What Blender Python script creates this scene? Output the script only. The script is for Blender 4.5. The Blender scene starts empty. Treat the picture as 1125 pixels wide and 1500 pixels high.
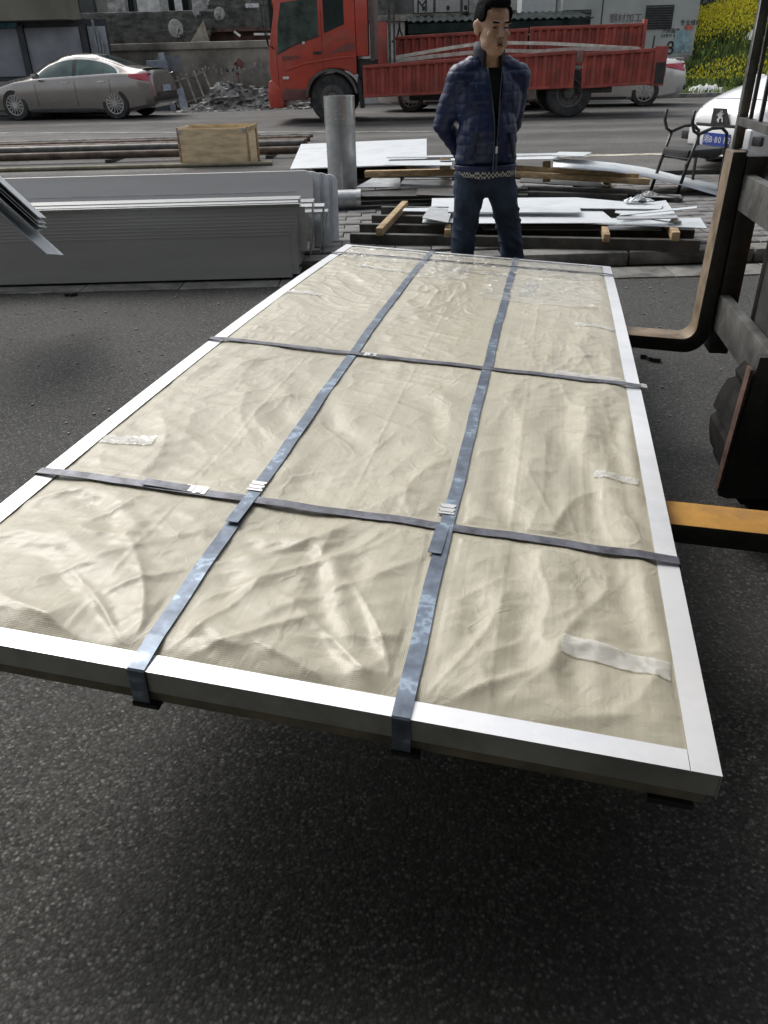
import bpy, bmesh, math, random
import numpy as np
from mathutils import Vector, Matrix
random.seed(7); rng = np.random.RandomState(11)
sc = bpy.context.scene
COL = sc.collection
R = math.radians

# ---------------------------------------------------------------- camera, sky, sun, exposure
CAM_H, PITCH, ROLL, FPX = 1.48, R(30.6), R(1.5), 1127.0
cam = bpy.data.cameras.new('camera'); camo = bpy.data.objects.new('camera', cam); COL.objects.link(camo)
cam.sensor_fit = 'VERTICAL'; cam.sensor_height = 36.0; cam.sensor_width = 27.0
cam.lens = 36.0 * FPX / 1500.0; cam.clip_start = 0.05; cam.clip_end = 2000
camo.matrix_world = Matrix.Translation((0, 0, CAM_H)) @ Matrix.Rotation(R(90) - PITCH, 4, 'X') @ Matrix.Rotation(-ROLL, 4, 'Z')
sc.camera = camo
SUN_EL, SUN_ROT = R(48), R(-38)          # rotation measured from +Y (towards the street) to +X
w = bpy.data.worlds.new('World'); sc.world = w; w.use_nodes = True
nt = w.node_tree; nt.nodes.clear()
sky = nt.nodes.new('ShaderNodeTexSky'); sky.sky_type = 'NISHITA'; sky.sun_disc = False
sky.sun_elevation = SUN_EL; sky.sun_rotation = SUN_ROT; sky.air_density = 1.0; sky.dust_density = 4.0; sky.ozone_density = 1.0
hs = nt.nodes.new('ShaderNodeHueSaturation'); hs.inputs['Saturation'].default_value = 0.32
bg = nt.nodes.new('ShaderNodeBackground'); bg.inputs['Strength'].default_value = 0.13
wo = nt.nodes.new('ShaderNodeOutputWorld')
nt.links.new(sky.outputs[0], hs.inputs['Color']); nt.links.new(hs.outputs[0], bg.inputs['Color']); nt.links.new(bg.outputs[0], wo.inputs[0])
sl = bpy.data.lights.new('sun', 'SUN'); sl.energy = 0.9; sl.angle = R(25); sl.color = (1, .97, .92)
so = bpy.data.objects.new('sun', sl); COL.objects.link(so)
sd = Vector((math.sin(SUN_ROT) * math.cos(SUN_EL), math.cos(SUN_ROT) * math.cos(SUN_EL), math.sin(SUN_EL)))
so.rotation_euler = sd.to_track_quat('Z', 'Y').to_euler()
sc.view_settings.view_transform = 'Standard'; sc.view_settings.look = 'None'
sc.view_settings.exposure = 0.58; sc.view_settings.gamma = 1; sc.view_settings.use_curve_mapping = False
sc.render.engine = 'CYCLES'
sc.cycles.max_bounces = 6

# ---------------------------------------------------------------- measuring helpers: photo pixel -> point of the place
_f = Vector((0, math.cos(PITCH), -math.sin(PITCH))); _u = Vector((0, math.sin(PITCH), math.cos(PITCH))); _r = Vector((1, 0, 0))
_rr = _r * math.cos(ROLL) - _u * math.sin(ROLL); _uu = _u * math.cos(ROLL) + _r * math.sin(ROLL)
_o = Vector((0, 0, CAM_H))
def ray(x, y): return _rr * ((x - 562.5) / FPX) + _uu * ((750 - y) / FPX) + _f
def Z(x, y, h=0.0):
    r = ray(x, y); return _o + r * ((h - CAM_H) / r.z)
def Yp(x, y, Y):
    r = ray(x, y); return _o + r * (Y / r.y)
def K(X, Y, h): return Z(470 + X / 1.718, 150 + Y / 1.718, h)

# ---------------------------------------------------------------- materials
MATS = {}
def mat(name, col, rough=.6, metal=0.0, var=.15, scale=6.0, bump=0.0, bscale=40.0, coat=0.0, alpha=1.0, col2=None, emit=None, spec=.5, stretch=None, dirt=None, trans=0.0):
    if name in MATS: return MATS[name]
    m = bpy.data.materials.new(name); m.use_nodes = True; n = m.node_tree; b = n.nodes['Principled BSDF']
    tc = n.nodes.new('ShaderNodeTexCoord'); mp = n.nodes.new('ShaderNodeMapping')
    n.links.new(tc.outputs['Object'], mp.inputs['Vector'])
    if stretch: mp.inputs['Scale'].default_value = stretch
    no = n.nodes.new('ShaderNodeTexNoise'); no.inputs['Scale'].default_value = scale; no.inputs['Detail'].default_value = 6; no.inputs['Roughness'].default_value = .62
    n.links.new(mp.outputs[0], no.inputs['Vector'])
    mx = n.nodes.new('ShaderNodeMix'); mx.data_type = 'RGBA'
    c2 = col2 if col2 else tuple(max(0, c * (1 - 2 * var)) for c in col)
    c1 = col if col2 else tuple(min(1, c * (1 + var)) for c in col)
    mx.inputs[6].default_value = (*c1, 1); mx.inputs[7].default_value = (*c2, 1)
    cr = n.nodes.new('ShaderNodeMapRange'); cr.inputs[1].default_value = .35; cr.inputs[2].default_value = .65
    n.links.new(no.outputs[0], cr.inputs[0]); n.links.new(cr.outputs[0], mx.inputs[0])
    out = mx.outputs[2]
    if dirt:
        n2 = n.nodes.new('ShaderNodeTexNoise'); n2.inputs['Scale'].default_value = dirt[1]; n2.inputs['Detail'].default_value = 8; n2.inputs['Roughness'].default_value = .7
        n.links.new(mp.outputs[0], n2.inputs['Vector'])
        r2 = n.nodes.new('ShaderNodeMapRange'); r2.inputs[1].default_value = .5; r2.inputs[2].default_value = .72; r2.inputs[4].default_value = dirt[2]
        n.links.new(n2.outputs[0], r2.inputs[0])
        m2 = n.nodes.new('ShaderNodeMix'); m2.data_type = 'RGBA'; m2.inputs[7].default_value = (*dirt[0], 1)
        n.links.new(out, m2.inputs[6]); n.links.new(r2.outputs[0], m2.inputs[0]); out = m2.outputs[2]
    n.links.new(out, b.inputs['Base Color'])
    rr = n.nodes.new('ShaderNodeMapRange'); rr.inputs[3].default_value = max(.02, rough - .08); rr.inputs[4].default_value = min(1, rough + .1)
    n.links.new(no.outputs[0], rr.inputs[0]); n.links.new(rr.outputs[0], b.inputs['Roughness'])
    b.inputs['Metallic'].default_value = metal; b.inputs['Coat Weight'].default_value = coat; b.inputs['Coat Roughness'].default_value = .12
    b.inputs['Alpha'].default_value = alpha; b.inputs['Specular IOR Level'].default_value = spec; b.inputs['Transmission Weight'].default_value = trans
    if emit: b.inputs['Emission Color'].default_value = (*col, 1); b.inputs['Emission Strength'].default_value = emit
    if bump:
        nb = n.nodes.new('ShaderNodeTexNoise'); nb.inputs['Scale'].default_value = bscale; nb.inputs['Detail'].default_value = 5
        n.links.new(mp.outputs[0], nb.inputs['Vector'])
        bp = n.nodes.new('ShaderNodeBump'); bp.inputs['Strength'].default_value = bump; bp.inputs['Distance'].default_value = .01
        n.links.new(nb.outputs[0], bp.inputs['Height']); n.links.new(bp.outputs[0], b.inputs['Normal'])
    MATS[name] = m; return m

def node_mat(name):
    m = bpy.data.materials.new(name); m.use_nodes = True; MATS[name] = m
    return m, m.node_tree.nodes, m.node_tree.links, m.node_tree.nodes['Principled BSDF']

def ramp(N, stops):
    r = N.new('ShaderNodeValToRGB'); e = r.color_ramp.elements
    while len(e) < len(stops): e.new(.5)
    for k, (p, c) in enumerate(stops): e[k].position = p; e[k].color = (*c, 1) if len(c) == 3 else c
    return r

def asphalt(name, base, stone, scale, dust, bump=1.0):
    m, N, L, b = node_mat(name)
    tc = N.new('ShaderNodeTexCoord')
    wn = N.new('ShaderNodeTexNoise'); wn.inputs['Scale'].default_value = scale * .8; wn.inputs['Detail'].default_value = 2
    L.new(tc.outputs['Object'], wn.inputs['Vector'])
    wm = N.new('ShaderNodeVectorMath'); wm.operation = 'MULTIPLY_ADD'; wm.inputs[1].default_value = (.006, .006, .006)
    L.new(wn.outputs['Color'], wm.inputs[0]); L.new(tc.outputs['Object'], wm.inputs[2])
    v = N.new('ShaderNodeTexVoronoi'); v.inputs['Scale'].default_value = scale; v.inputs['Randomness'].default_value = 1
    L.new(wm.outputs[0], v.inputs['Vector'])
    sep = N.new('ShaderNodeSeparateColor'); L.new(v.outputs['Color'], sep.inputs[0])
    r1 = ramp(N, [(0, tuple(c * .55 for c in base)), (.45, base), (.7, tuple(a * .8 + c * .2 for a, c in zip(base, stone))), (.9, tuple(a * .55 + c * .45 for a, c in zip(base, stone))), (1, stone)])
    L.new(sep.outputs[0], r1.inputs[0])
    edge = N.new('ShaderNodeMapRange'); edge.inputs[1].default_value = .25; edge.inputs[2].default_value = .62; edge.inputs[3].default_value = 0; edge.inputs[4].default_value = .7
    L.new(v.outputs['Distance'], edge.inputs[0])
    mx = N.new('ShaderNodeMix'); mx.data_type = 'RGBA'; mx.inputs[7].default_value = (*[c * .5 for c in base], 1)
    L.new(edge.outputs[0], mx.inputs[0]); L.new(r1.outputs[0], mx.inputs[6])
    big = N.new('ShaderNodeTexNoise'); big.inputs['Scale'].default_value = 1.3; big.inputs['Detail'].default_value = 7; big.inputs['Roughness'].default_value = .65
    L.new(tc.outputs['Object'], big.inputs['Vector'])
    br = N.new('ShaderNodeMapRange'); br.inputs[1].default_value = .38; br.inputs[2].default_value = .68; br.inputs[3].default_value = 0; br.inputs[4].default_value = .55
    L.new(big.outputs[0], br.inputs[0])
    m2 = N.new('ShaderNodeMix'); m2.data_type = 'RGBA'; m2.inputs[7].default_value = (*dust, 1)
    L.new(br.outputs[0], m2.inputs[0]); L.new(mx.outputs[2], m2.inputs[6])
    # old oil and tyre stains
    sn = N.new('ShaderNodeTexNoise'); sn.inputs['Scale'].default_value = .55; sn.inputs['Detail'].default_value = 9; sn.inputs['Roughness'].default_value = .6; sn.inputs['Distortion'].default_value = .8
    L.new(tc.outputs['Object'], sn.inputs['Vector'])
    sr = N.new('ShaderNodeMapRange'); sr.inputs[1].default_value = .5; sr.inputs[2].default_value = .62; sr.inputs[3].default_value = 1.0; sr.inputs[4].default_value = .9
    L.new(sn.outputs[0], sr.inputs[0])
    vs_ = N.new('ShaderNodeVectorMath'); vs_.operation = 'SCALE'; L.new(m2.outputs[2], vs_.inputs[0]); L.new(sr.outputs[0], vs_.inputs['Scale']); L.new(vs_.outputs[0], b.inputs['Base Color'])
    b.inputs['Roughness'].default_value = .62
    rg = N.new('ShaderNodeMapRange'); rg.inputs[3].default_value = .6; rg.inputs[4].default_value = .9; b.inputs['Specular IOR Level'].default_value = .18
    L.new(sep.outputs[1], rg.inputs[0]); L.new(rg.outputs[0], b.inputs['Roughness'])
    fn = N.new('ShaderNodeTexNoise'); fn.inputs['Scale'].default_value = scale * 2.2; fn.inputs['Detail'].default_value = 3
    L.new(tc.outputs['Object'], fn.inputs['Vector'])
    inv = N.new('ShaderNodeMath'); inv.operation = 'SUBTRACT'; inv.inputs[0].default_value = 1.0; L.new(v.outputs['Distance'], inv.inputs[1])
    hm = N.new('ShaderNodeMath'); hm.operation = 'MULTIPLY'; L.new(inv.outputs[0], hm.inputs[0])
    ha = N.new('ShaderNodeMapRange'); ha.inputs[3].default_value = .4; ha.inputs[4].default_value = 1.2; L.new(sep.outputs[2], ha.inputs[0]); L.new(ha.outputs[0], hm.inputs[1])
    ad = N.new('ShaderNodeMath'); ad.operation = 'MULTIPLY_ADD'; ad.inputs[1].default_value = .15; L.new(fn.outputs[0], ad.inputs[0]); L.new(hm.outputs[0], ad.inputs[2])
    bp = N.new('ShaderNodeBump'); bp.inputs['Strength'].default_value = bump; bp.inputs['Distance'].default_value = .5 / scale
    L.new(ad.outputs[0], bp.inputs['Height']); L.new(bp.outputs[0], b.inputs['Normal'])
    return m

M_asphalt = asphalt('yard_asphalt', (.062, .062, .058), (.22, .22, .21), 122, (.078, .078, .074), .45)
M_road = asphalt('road_asphalt', (.12, .118, .112), (.2, .19, .18), 70, (.17, .165, .155), .3)
def road_tracks():
    m = M_road; N = m.node_tree.nodes; L = m.node_tree.links; b = N['Principled BSDF']
    src = b.inputs['Base Color'].links[0].from_socket
    tc = N.new('ShaderNodeTexCoord'); mp = N.new('ShaderNodeMapping'); mp.inputs['Scale'].default_value = (.05, 1.1, 1); mp.inputs['Rotation'].default_value = (0, 0, .06)
    L.new(tc.outputs['Object'], mp.inputs['Vector'])
    no = N.new('ShaderNodeTexNoise'); no.inputs['Scale'].default_value = 1.0; no.inputs['Detail'].default_value = 5; L.new(mp.outputs[0], no.inputs['Vector'])
    r = N.new('ShaderNodeMapRange'); r.inputs[1].default_value = .35; r.inputs[2].default_value = .65; r.inputs[3].default_value = .72; r.inputs[4].default_value = 1.25
    L.new(no.outputs[0], r.inputs[0])
    vm = N.new('ShaderNodeVectorMath'); vm.operation = 'SCALE'; L.new(src, vm.inputs[0]); L.new(r.outputs[0], vm.inputs['Scale']); L.new(vm.outputs[0], b.inputs['Base Color'])
road_tracks()

M_conc = mat('concrete', (.25, .24, .22), .85, var=.2, scale=3, bump=.4, bscale=60, dirt=((.08, .08, .07), 1.5, .8))
M_kerb = mat('kerb_concrete', (.2, .195, .18), .85, var=.2, scale=5, bump=.4, bscale=60, dirt=((.06, .06, .055), 2.5, .8))
M_paver = mat('paver', (.17, .165, .16), .85, var=.25, scale=4, bump=.3, bscale=80, dirt=((.06, .058, .055), 2, .7))
M_joint = mat('joint_dirt', (.04, .038, .033), .95)
M_white = mat('white_paint', (.72, .72, .7), .5, var=.05)
M_linep = mat('road_line_paint', (.5, .47, .38), .7, var=.3, scale=8)
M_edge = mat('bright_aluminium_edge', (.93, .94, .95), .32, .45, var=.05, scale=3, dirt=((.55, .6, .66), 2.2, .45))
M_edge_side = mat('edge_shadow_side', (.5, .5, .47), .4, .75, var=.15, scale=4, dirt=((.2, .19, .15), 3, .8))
M_board = mat('packing_board', (.22, .19, .13), .8, var=.25, scale=8)
M_black = mat('black_rubber', (.018, .018, .018), .7, var=.3)
M_seal = mat('strap_seal_metal', (.72, .72, .7), .3, .7)
M_gloss_steel = mat('stainless', (.55, .56, .56), .28, .9, var=.08, scale=4, stretch=(.3, 4, 4))
M_steel = mat('galvanised', (.5, .52, .53), .42, .75, var=.14, scale=5, dirt=((.28, .28, .27), 3, .6))
M_sheet = mat('pale_sheet', (.62, .66, .68), .42, .35, var=.08, scale=3, dirt=((.4, .42, .43), 3, .5))
M_sheetw = mat('white_sheet', (.7, .74, .76), .38, .25, var=.06, scale=2, dirt=((.5, .52, .52), 4, .5))
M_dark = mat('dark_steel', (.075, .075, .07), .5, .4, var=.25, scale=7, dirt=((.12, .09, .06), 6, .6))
M_rust = mat('rusty_pipe', (.12, .085, .065), .7, .2, var=.3, scale=6, dirt=((.2, .17, .14), 4, .6))
M_wood = mat('pale_timber', (.42, .3, .16), .75, var=.2, scale=5, stretch=(1, 6, 6), bump=.2, dirt=((.2, .14, .08), 5, .6))
M_ply = mat('plywood', (.74, .58, .36), .65, var=.12, scale=3, stretch=(1, 1, 4), dirt=((.36, .25, .13), 3, .5))
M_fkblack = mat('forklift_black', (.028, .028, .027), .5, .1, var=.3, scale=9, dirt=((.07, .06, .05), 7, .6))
M_fkgrey = mat('forklift_grimy_grey', (.1, .1, .095), .5, .35, var=.3, scale=8, dirt=((.2, .2, .19), 9, .6), bump=.2)
M_fkyel = mat('forklift_yellow', (.45, .23, .035), .65, .0, var=.15, scale=9, dirt=((.2, .11, .05), 5, .9))
M_fktan = mat('fork_worn_orange', (.21, .155, .1), .55, .25, var=.25, scale=10, dirt=((.13, .12, .1), 3, .95))
M_orange = mat('forklift_orange', (.5, .2, .03), .45, .0, var=.15)
M_tyre = mat('tyre', (.035, .035, .034), .8, var=.3, scale=9, bump=.3, dirt=((.1, .095, .085), 6, .7))
M_rim = mat('alloy', (.5, .5, .5), .35, .8)
M_trkrim = mat('truck_rim_dirty', (.12, .11, .105), .7, .3, dirt=((.2, .18, .16), 9, .6))
M_truck = mat('truck_red', (.48, .055, .03), .4, .0, var=.12, scale=2, coat=.4, dirt=((.22, .085, .06), 1.6, .75))
M_bed = mat('bed_red', (.34, .065, .045), .6, .0, var=.2, scale=2.5, dirt=((.17, .07, .055), 2.2, .8))
M_glass = mat('dark_glass', (.02, .03, .03), .08, .0, var=.1, spec=.8)
M_cabglass = mat('cab_glass', (.06, .085, .075), .12, .0, var=.3, scale=3, spec=.7, dirt=((.14, .14, .08), 2.2, .6))
M_carglass = mat('car_glass', (.045, .095, .085), .08, .0, var=.3, scale=2, spec=.8)
M_plastic = mat('black_plastic', (.025, .025, .025), .5, var=.2)
M_bronze = mat('car_bronze', (.29, .27, .25), .26, .6, var=.03, coat=1, scale=1.5, dirt=((.22, .2, .18), 2, .3))
M_silver = mat('car_silver', (.62, .61, .58), .28, .5, var=.03, coat=1, scale=1.5)
M_carwhite = mat('car_white', (.82, .83, .83), .22, .0, var=.02, coat=1)
M_chrome = mat('chrome', (.8, .8, .8), .12, 1.0)
M_red = mat('tail_red', (.5, .02, .06), .2, .0, coat=1)
M_lamp = mat('lamp_glass', (.75, .77, .76), .12, .2, coat=1)
M_plate = mat('plate_blue', (.025, .06, .33), .4, .0, var=.05)
M_platew = mat('plate_pale', (.4, .5, .6), .4, .0, var=.2, scale=20)
M_wall = mat('stained_wall', (.25, .235, .2), .9, var=.3, scale=.9, bump=.5, bscale=12, dirt=((.07, .066, .055), .8, .9))
M_tile = mat('roof_tile', (.15, .15, .14), .85, var=.3, scale=3, dirt=((.05, .05, .048), 1.2, .7))
M_brickd = mat('dark_brick', (.13, .075, .06), .9, var=.3, scale=4)
M_render = mat('pale_render', (.43, .45, .43), .8, var=.08, scale=.8, dirt=((.3, .32, .31), .7, .7))
M_render2 = mat('grey_render', (.3, .3, .275), .85, var=.2, scale=.6, dirt=((.1, .1, .09), .8, .8))
M_kiosk = mat('kiosk_panel', (.27, .285, .31), .5, .2, var=.12, scale=1.2)
M_kioskp = mat('kiosk_post', (.045, .048, .055), .5, .2)
M_olive = mat('olive_fascia', (.17, .165, .13), .7, var=.15, scale=.6)
M_awn = mat('dark_awning', (.02, .03, .029), .95, .0, var=.3, scale=2, spec=.1)
M_ink = mat('black_ink', (.02, .02, .02), .7)
M_inkgrey = mat('faded_ink', (.16, .12, .13), .8)
M_inkred = mat('red_ink', (.6, .16, .1), .7)
M_poster = mat('pale_blue_poster', (.3, .45, .5), .6, var=.25, scale=4, dirt=((.48, .55, .56), 5, .7))
M_cloth = mat('pale_cloth', (.42, .42, .4), .8, var=.3, scale=5)
M_rub1 = mat('rubble_grey', (.2, .2, .19), .8, var=.5, scale=3, bump=.6, bscale=9, dirt=((.06, .06, .055), 3, .8))
M_plasticw = mat('white_plastic', (.62, .63, .6), .5, var=.15, scale=4)
M_soil = mat('soil', (.1, .09, .06), .95, var=.3, scale=2, bump=.6, bscale=8, dirt=((.06, .09, .025), 1.2, .9))
M_grass = mat('grass_green', (.27, .37, .1), .7, var=.35, scale=3)
M_grassd = mat('weed_green', (.15, .22, .055), .7, var=.35, scale=3)
M_flower = mat('rape_flower', (.85, .76, .05), .7, var=.12, scale=6)
M_leaf = mat('tree_leaf', (.035, .055, .02), .7, var=.4, scale=2)
M_bark = mat('bark', (.08, .065, .05), .9, var=.3)
M_skin = mat('skin', (.47, .30, .205), .5, var=.08, scale=14, spec=.4)
M_hair = mat('black_hair', (.007, .007, .008), .9, var=.4, scale=60, spec=.1)
M_jeans = mat('dark_jeans', (.022, .04, .075), .85, var=.25, scale=9, bump=.3, bscale=25, dirt=((.045, .07, .105), 3.5, .6))
M_shirt = mat('black_shirt', (.012, .012, .013), .95, spec=.1)
M_collar = mat('dark_collar', (.018, .022, .035), .7)
M_eye = mat('eye', (.015, .01, .01), .3)
M_lip = mat('lip', (.27, .13, .10), .5)
M_shoe = mat('shoe', (.03, .03, .032), .6)

def mk_jacket():
    m, N, L, b = node_mat('blue_quilted_nylon')
    tc = N.new('ShaderNodeTexCoord'); no = N.new('ShaderNodeTexNoise'); no.inputs['Scale'].default_value = 30; no.inputs['Detail'].default_value = 5
    L.new(tc.outputs['Object'], no.inputs['Vector'])
    r = ramp(N, [(.3, (.003, .011, .05)), (.7, (.005, .019, .082))]); L.new(no.outputs[0], r.inputs[0]); L.new(r.outputs[0], b.inputs['Base Color'])
    b.inputs['Roughness'].default_value = .45
    bp = N.new('ShaderNodeBump'); bp.inputs['Strength'].default_value = .5; bp.inputs['Distance'].default_value = .01
    L.new(no.outputs[0], bp.inputs['Height']); L.new(bp.outputs[0], b.inputs['Normal']); return m
M_jacket = mk_jacket()
def mk_check():
    m, N, L, b = node_mat('checked_shirt')
    tc = N.new('ShaderNodeTexCoord'); ck = N.new('ShaderNodeTexChecker'); ck.inputs['Scale'].default_value = 84
    ck.inputs[1].default_value = (.45, .45, .43, 1); ck.inputs[2].default_value = (.02, .02, .03, 1)
    L.new(tc.outputs['Object'], ck.inputs['Vector']); L.new(ck.outputs[0], b.inputs['Base Color']); b.inputs['Roughness'].default_value = .9; return m
M_check = mk_check()

def mk_film():
    m, N, L, b = node_mat('woven_wrap_film')
    uv = N.new('ShaderNodeTexCoord')
    mp = N.new('ShaderNodeMapping'); L.new(uv.outputs['UV'], mp.inputs['Vector'])
    # streaks of the woven laminate, along the length
    st = N.new('ShaderNodeMapping'); st.inputs['Scale'].default_value = (120, 1.6, 1); L.new(uv.outputs['UV'], st.inputs['Vector'])
    sn = N.new('ShaderNodeTexNoise'); sn.inputs['Scale'].default_value = 1; sn.inputs['Detail'].default_value = 3; L.new(st.outputs[0], sn.inputs['Vector'])
    bn = N.new('ShaderNodeTexNoise'); bn.inputs['Scale'].default_value = 2.2; bn.inputs['Detail'].default_value = 6; L.new(mp.outputs[0], bn.inputs['Vector'])
    r = ramp(N, [(.3, (.41, .38, .29)), (.55, (.49, .458, .355)), (.75, (.56, .53, .425))])
    ad = N.new('ShaderNodeMath'); ad.operation = 'MULTIPLY_ADD'; ad.inputs[1].default_value = .4; L.new(sn.outputs[0], ad.inputs[0])
    sc_ = N.new('ShaderNodeMath'); sc_.operation = 'MULTIPLY'; sc_.inputs[1].default_value = .6; L.new(bn.outputs[0], sc_.inputs[0]); L.new(sc_.outputs[0], ad.inputs[2])
    L.new(ad.outputs[0], r.inputs[0]); L.new(r.outputs[0], b.inputs['Base Color'])
    # the weave itself: tiny tape crossings
    w1 = N.new('ShaderNodeTexWave'); w1.bands_direction = 'X'; w1.inputs['Scale'].default_value = 95; L.new(mp.outputs[0], w1.inputs['Vector'])
    w2 = N.new('ShaderNodeTexWave'); w2.bands_direction = 'Y'; w2.inputs['Scale'].default_value = 95; L.new(mp.outputs[0], w2.inputs['Vector'])
    mu = N.new('ShaderNodeMath'); mu.operation = 'MULTIPLY'; L.new(w1.outputs[1], mu.inputs[0]); L.new(w2.outputs[1], mu.inputs[1])
    cn = N.new('ShaderNodeTexNoise'); cn.inputs['Scale'].default_value = 26; cn.inputs['Detail'].default_value = 6; cn.inputs['Distortion'].default_value = 1.2; L.new(mp.outputs[0], cn.inputs['Vector'])
    # sharp creases: warped cell borders of two sizes, fading in and out
    dn = N.new('ShaderNodeTexNoise'); dn.inputs['Scale'].default_value = 5; dn.inputs['Detail'].default_value = 3; L.new(mp.outputs[0], dn.inputs['Vector'])
    dv = N.new('ShaderNodeVectorMath'); dv.operation = 'MULTIPLY_ADD'; dv.inputs[1].default_value = (.16, .16, 0); L.new(dn.outputs['Color'], dv.inputs[0]); L.new(mp.outputs[0], dv.inputs[2])
    prev = cn.outputs[0]
    for scl, amt, wd in ((5.2, .75, .035), (12.0, .35, .05), (30.0, .12, .08)):
        vo = N.new('ShaderNodeTexVoronoi'); vo.feature = 'DISTANCE_TO_EDGE'; vo.inputs['Scale'].default_value = scl; L.new(dv.outputs[0], vo.inputs['Vector'])
        vr = N.new('ShaderNodeMapRange'); vr.inputs[1].default_value = 0; vr.inputs[2].default_value = wd; vr.inputs[3].default_value = 1; vr.inputs[4].default_value = 0; L.new(vo.outputs[0], vr.inputs[0])
        mn = N.new('ShaderNodeTexNoise'); mn.inputs['Scale'].default_value = scl * .45; L.new(mp.outputs[0], mn.inputs['Vector'])
        mr = N.new('ShaderNodeMapRange'); mr.inputs[1].default_value = .52; mr.inputs[2].default_value = .72; mr.inputs[4].default_value = amt; L.new(mn.outputs[0], mr.inputs[0])
        pm = N.new('ShaderNodeMath'); pm.operation = 'MULTIPLY_ADD'; L.new(vr.outputs[0], pm.inputs[0]); L.new(mr.outputs[0], pm.inputs[1]); L.new(prev, pm.inputs[2]); prev = pm.outputs[0]
    ma = N.new('ShaderNodeMath'); ma.operation = 'MULTIPLY_ADD'; ma.inputs[1].default_value = .12; L.new(mu.outputs[0], ma.inputs[0]); L.new(prev, ma.inputs[2])
    bp = N.new('ShaderNodeBump'); bp.inputs['Strength'].default_value = .45; bp.inputs['Distance'].default_value = .006
    L.new(ma.outputs[0], bp.inputs['Height']); L.new(bp.outputs[0], b.inputs['Normal'])
    b.inputs['Roughness'].default_value = .46; b.inputs['Metallic'].default_value = .0; b.inputs['Coat Weight'].default_value = .32; b.inputs['Coat Roughness'].default_value = .26
    return m
M_film = mk_film()
def mk_strap():
    m, N, L, b = node_mat('blued_steel_strap')
    uv = N.new('ShaderNodeTexCoord')
    no = N.new('ShaderNodeTexNoise'); no.inputs['Scale'].default_value = 9; no.inputs['Detail'].default_value = 4; no.inputs['Distortion'].default_value = .6; L.new(uv.outputs['Object'], no.inputs['Vector'])
    n2 = N.new('ShaderNodeTexNoise'); n2.inputs['Scale'].default_value = 38; n2.inputs['Detail'].default_value = 5; L.new(uv.outputs['Object'], n2.inputs['Vector'])
    a = N.new('ShaderNodeMath'); a.operation = 'MULTIPLY_ADD'; a.inputs[1].default_value = .5; L.new(n2.outputs[0], a.inputs[0])
    s = N.new('ShaderNodeMath'); s.operation = 'MULTIPLY'; s.inputs[1].default_value = .5; L.new(no.outputs[0], s.inputs[0]); L.new(s.outputs[0], a.inputs[2])
    r = ramp(N, [(.36, (.10, .12, .155)), (.47, (.145, .175, .22)), (.55, (.18, .225, .285)), (.6, (.32, .4, .48)), (.66, (.17, .2, .26))])
    L.new(a.outputs[0], r.inputs[0]); L.new(r.outputs[0], b.inputs['Base Color'])
    b.inputs['Metallic'].default_value = .55; b.inputs['Roughness'].default_value = .38; return m
M_strap = mk_strap()
M_strapd = mat('dark_strap', (.15, .155, .18), .42, .5, var=.3, scale=20, dirt=((.17, .17, .2), 30, .5))
M_tape = mat('clear_tape', (.8, .8, .76), .12, .0, var=.05, alpha=.55, coat=1, scale=20)

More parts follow.
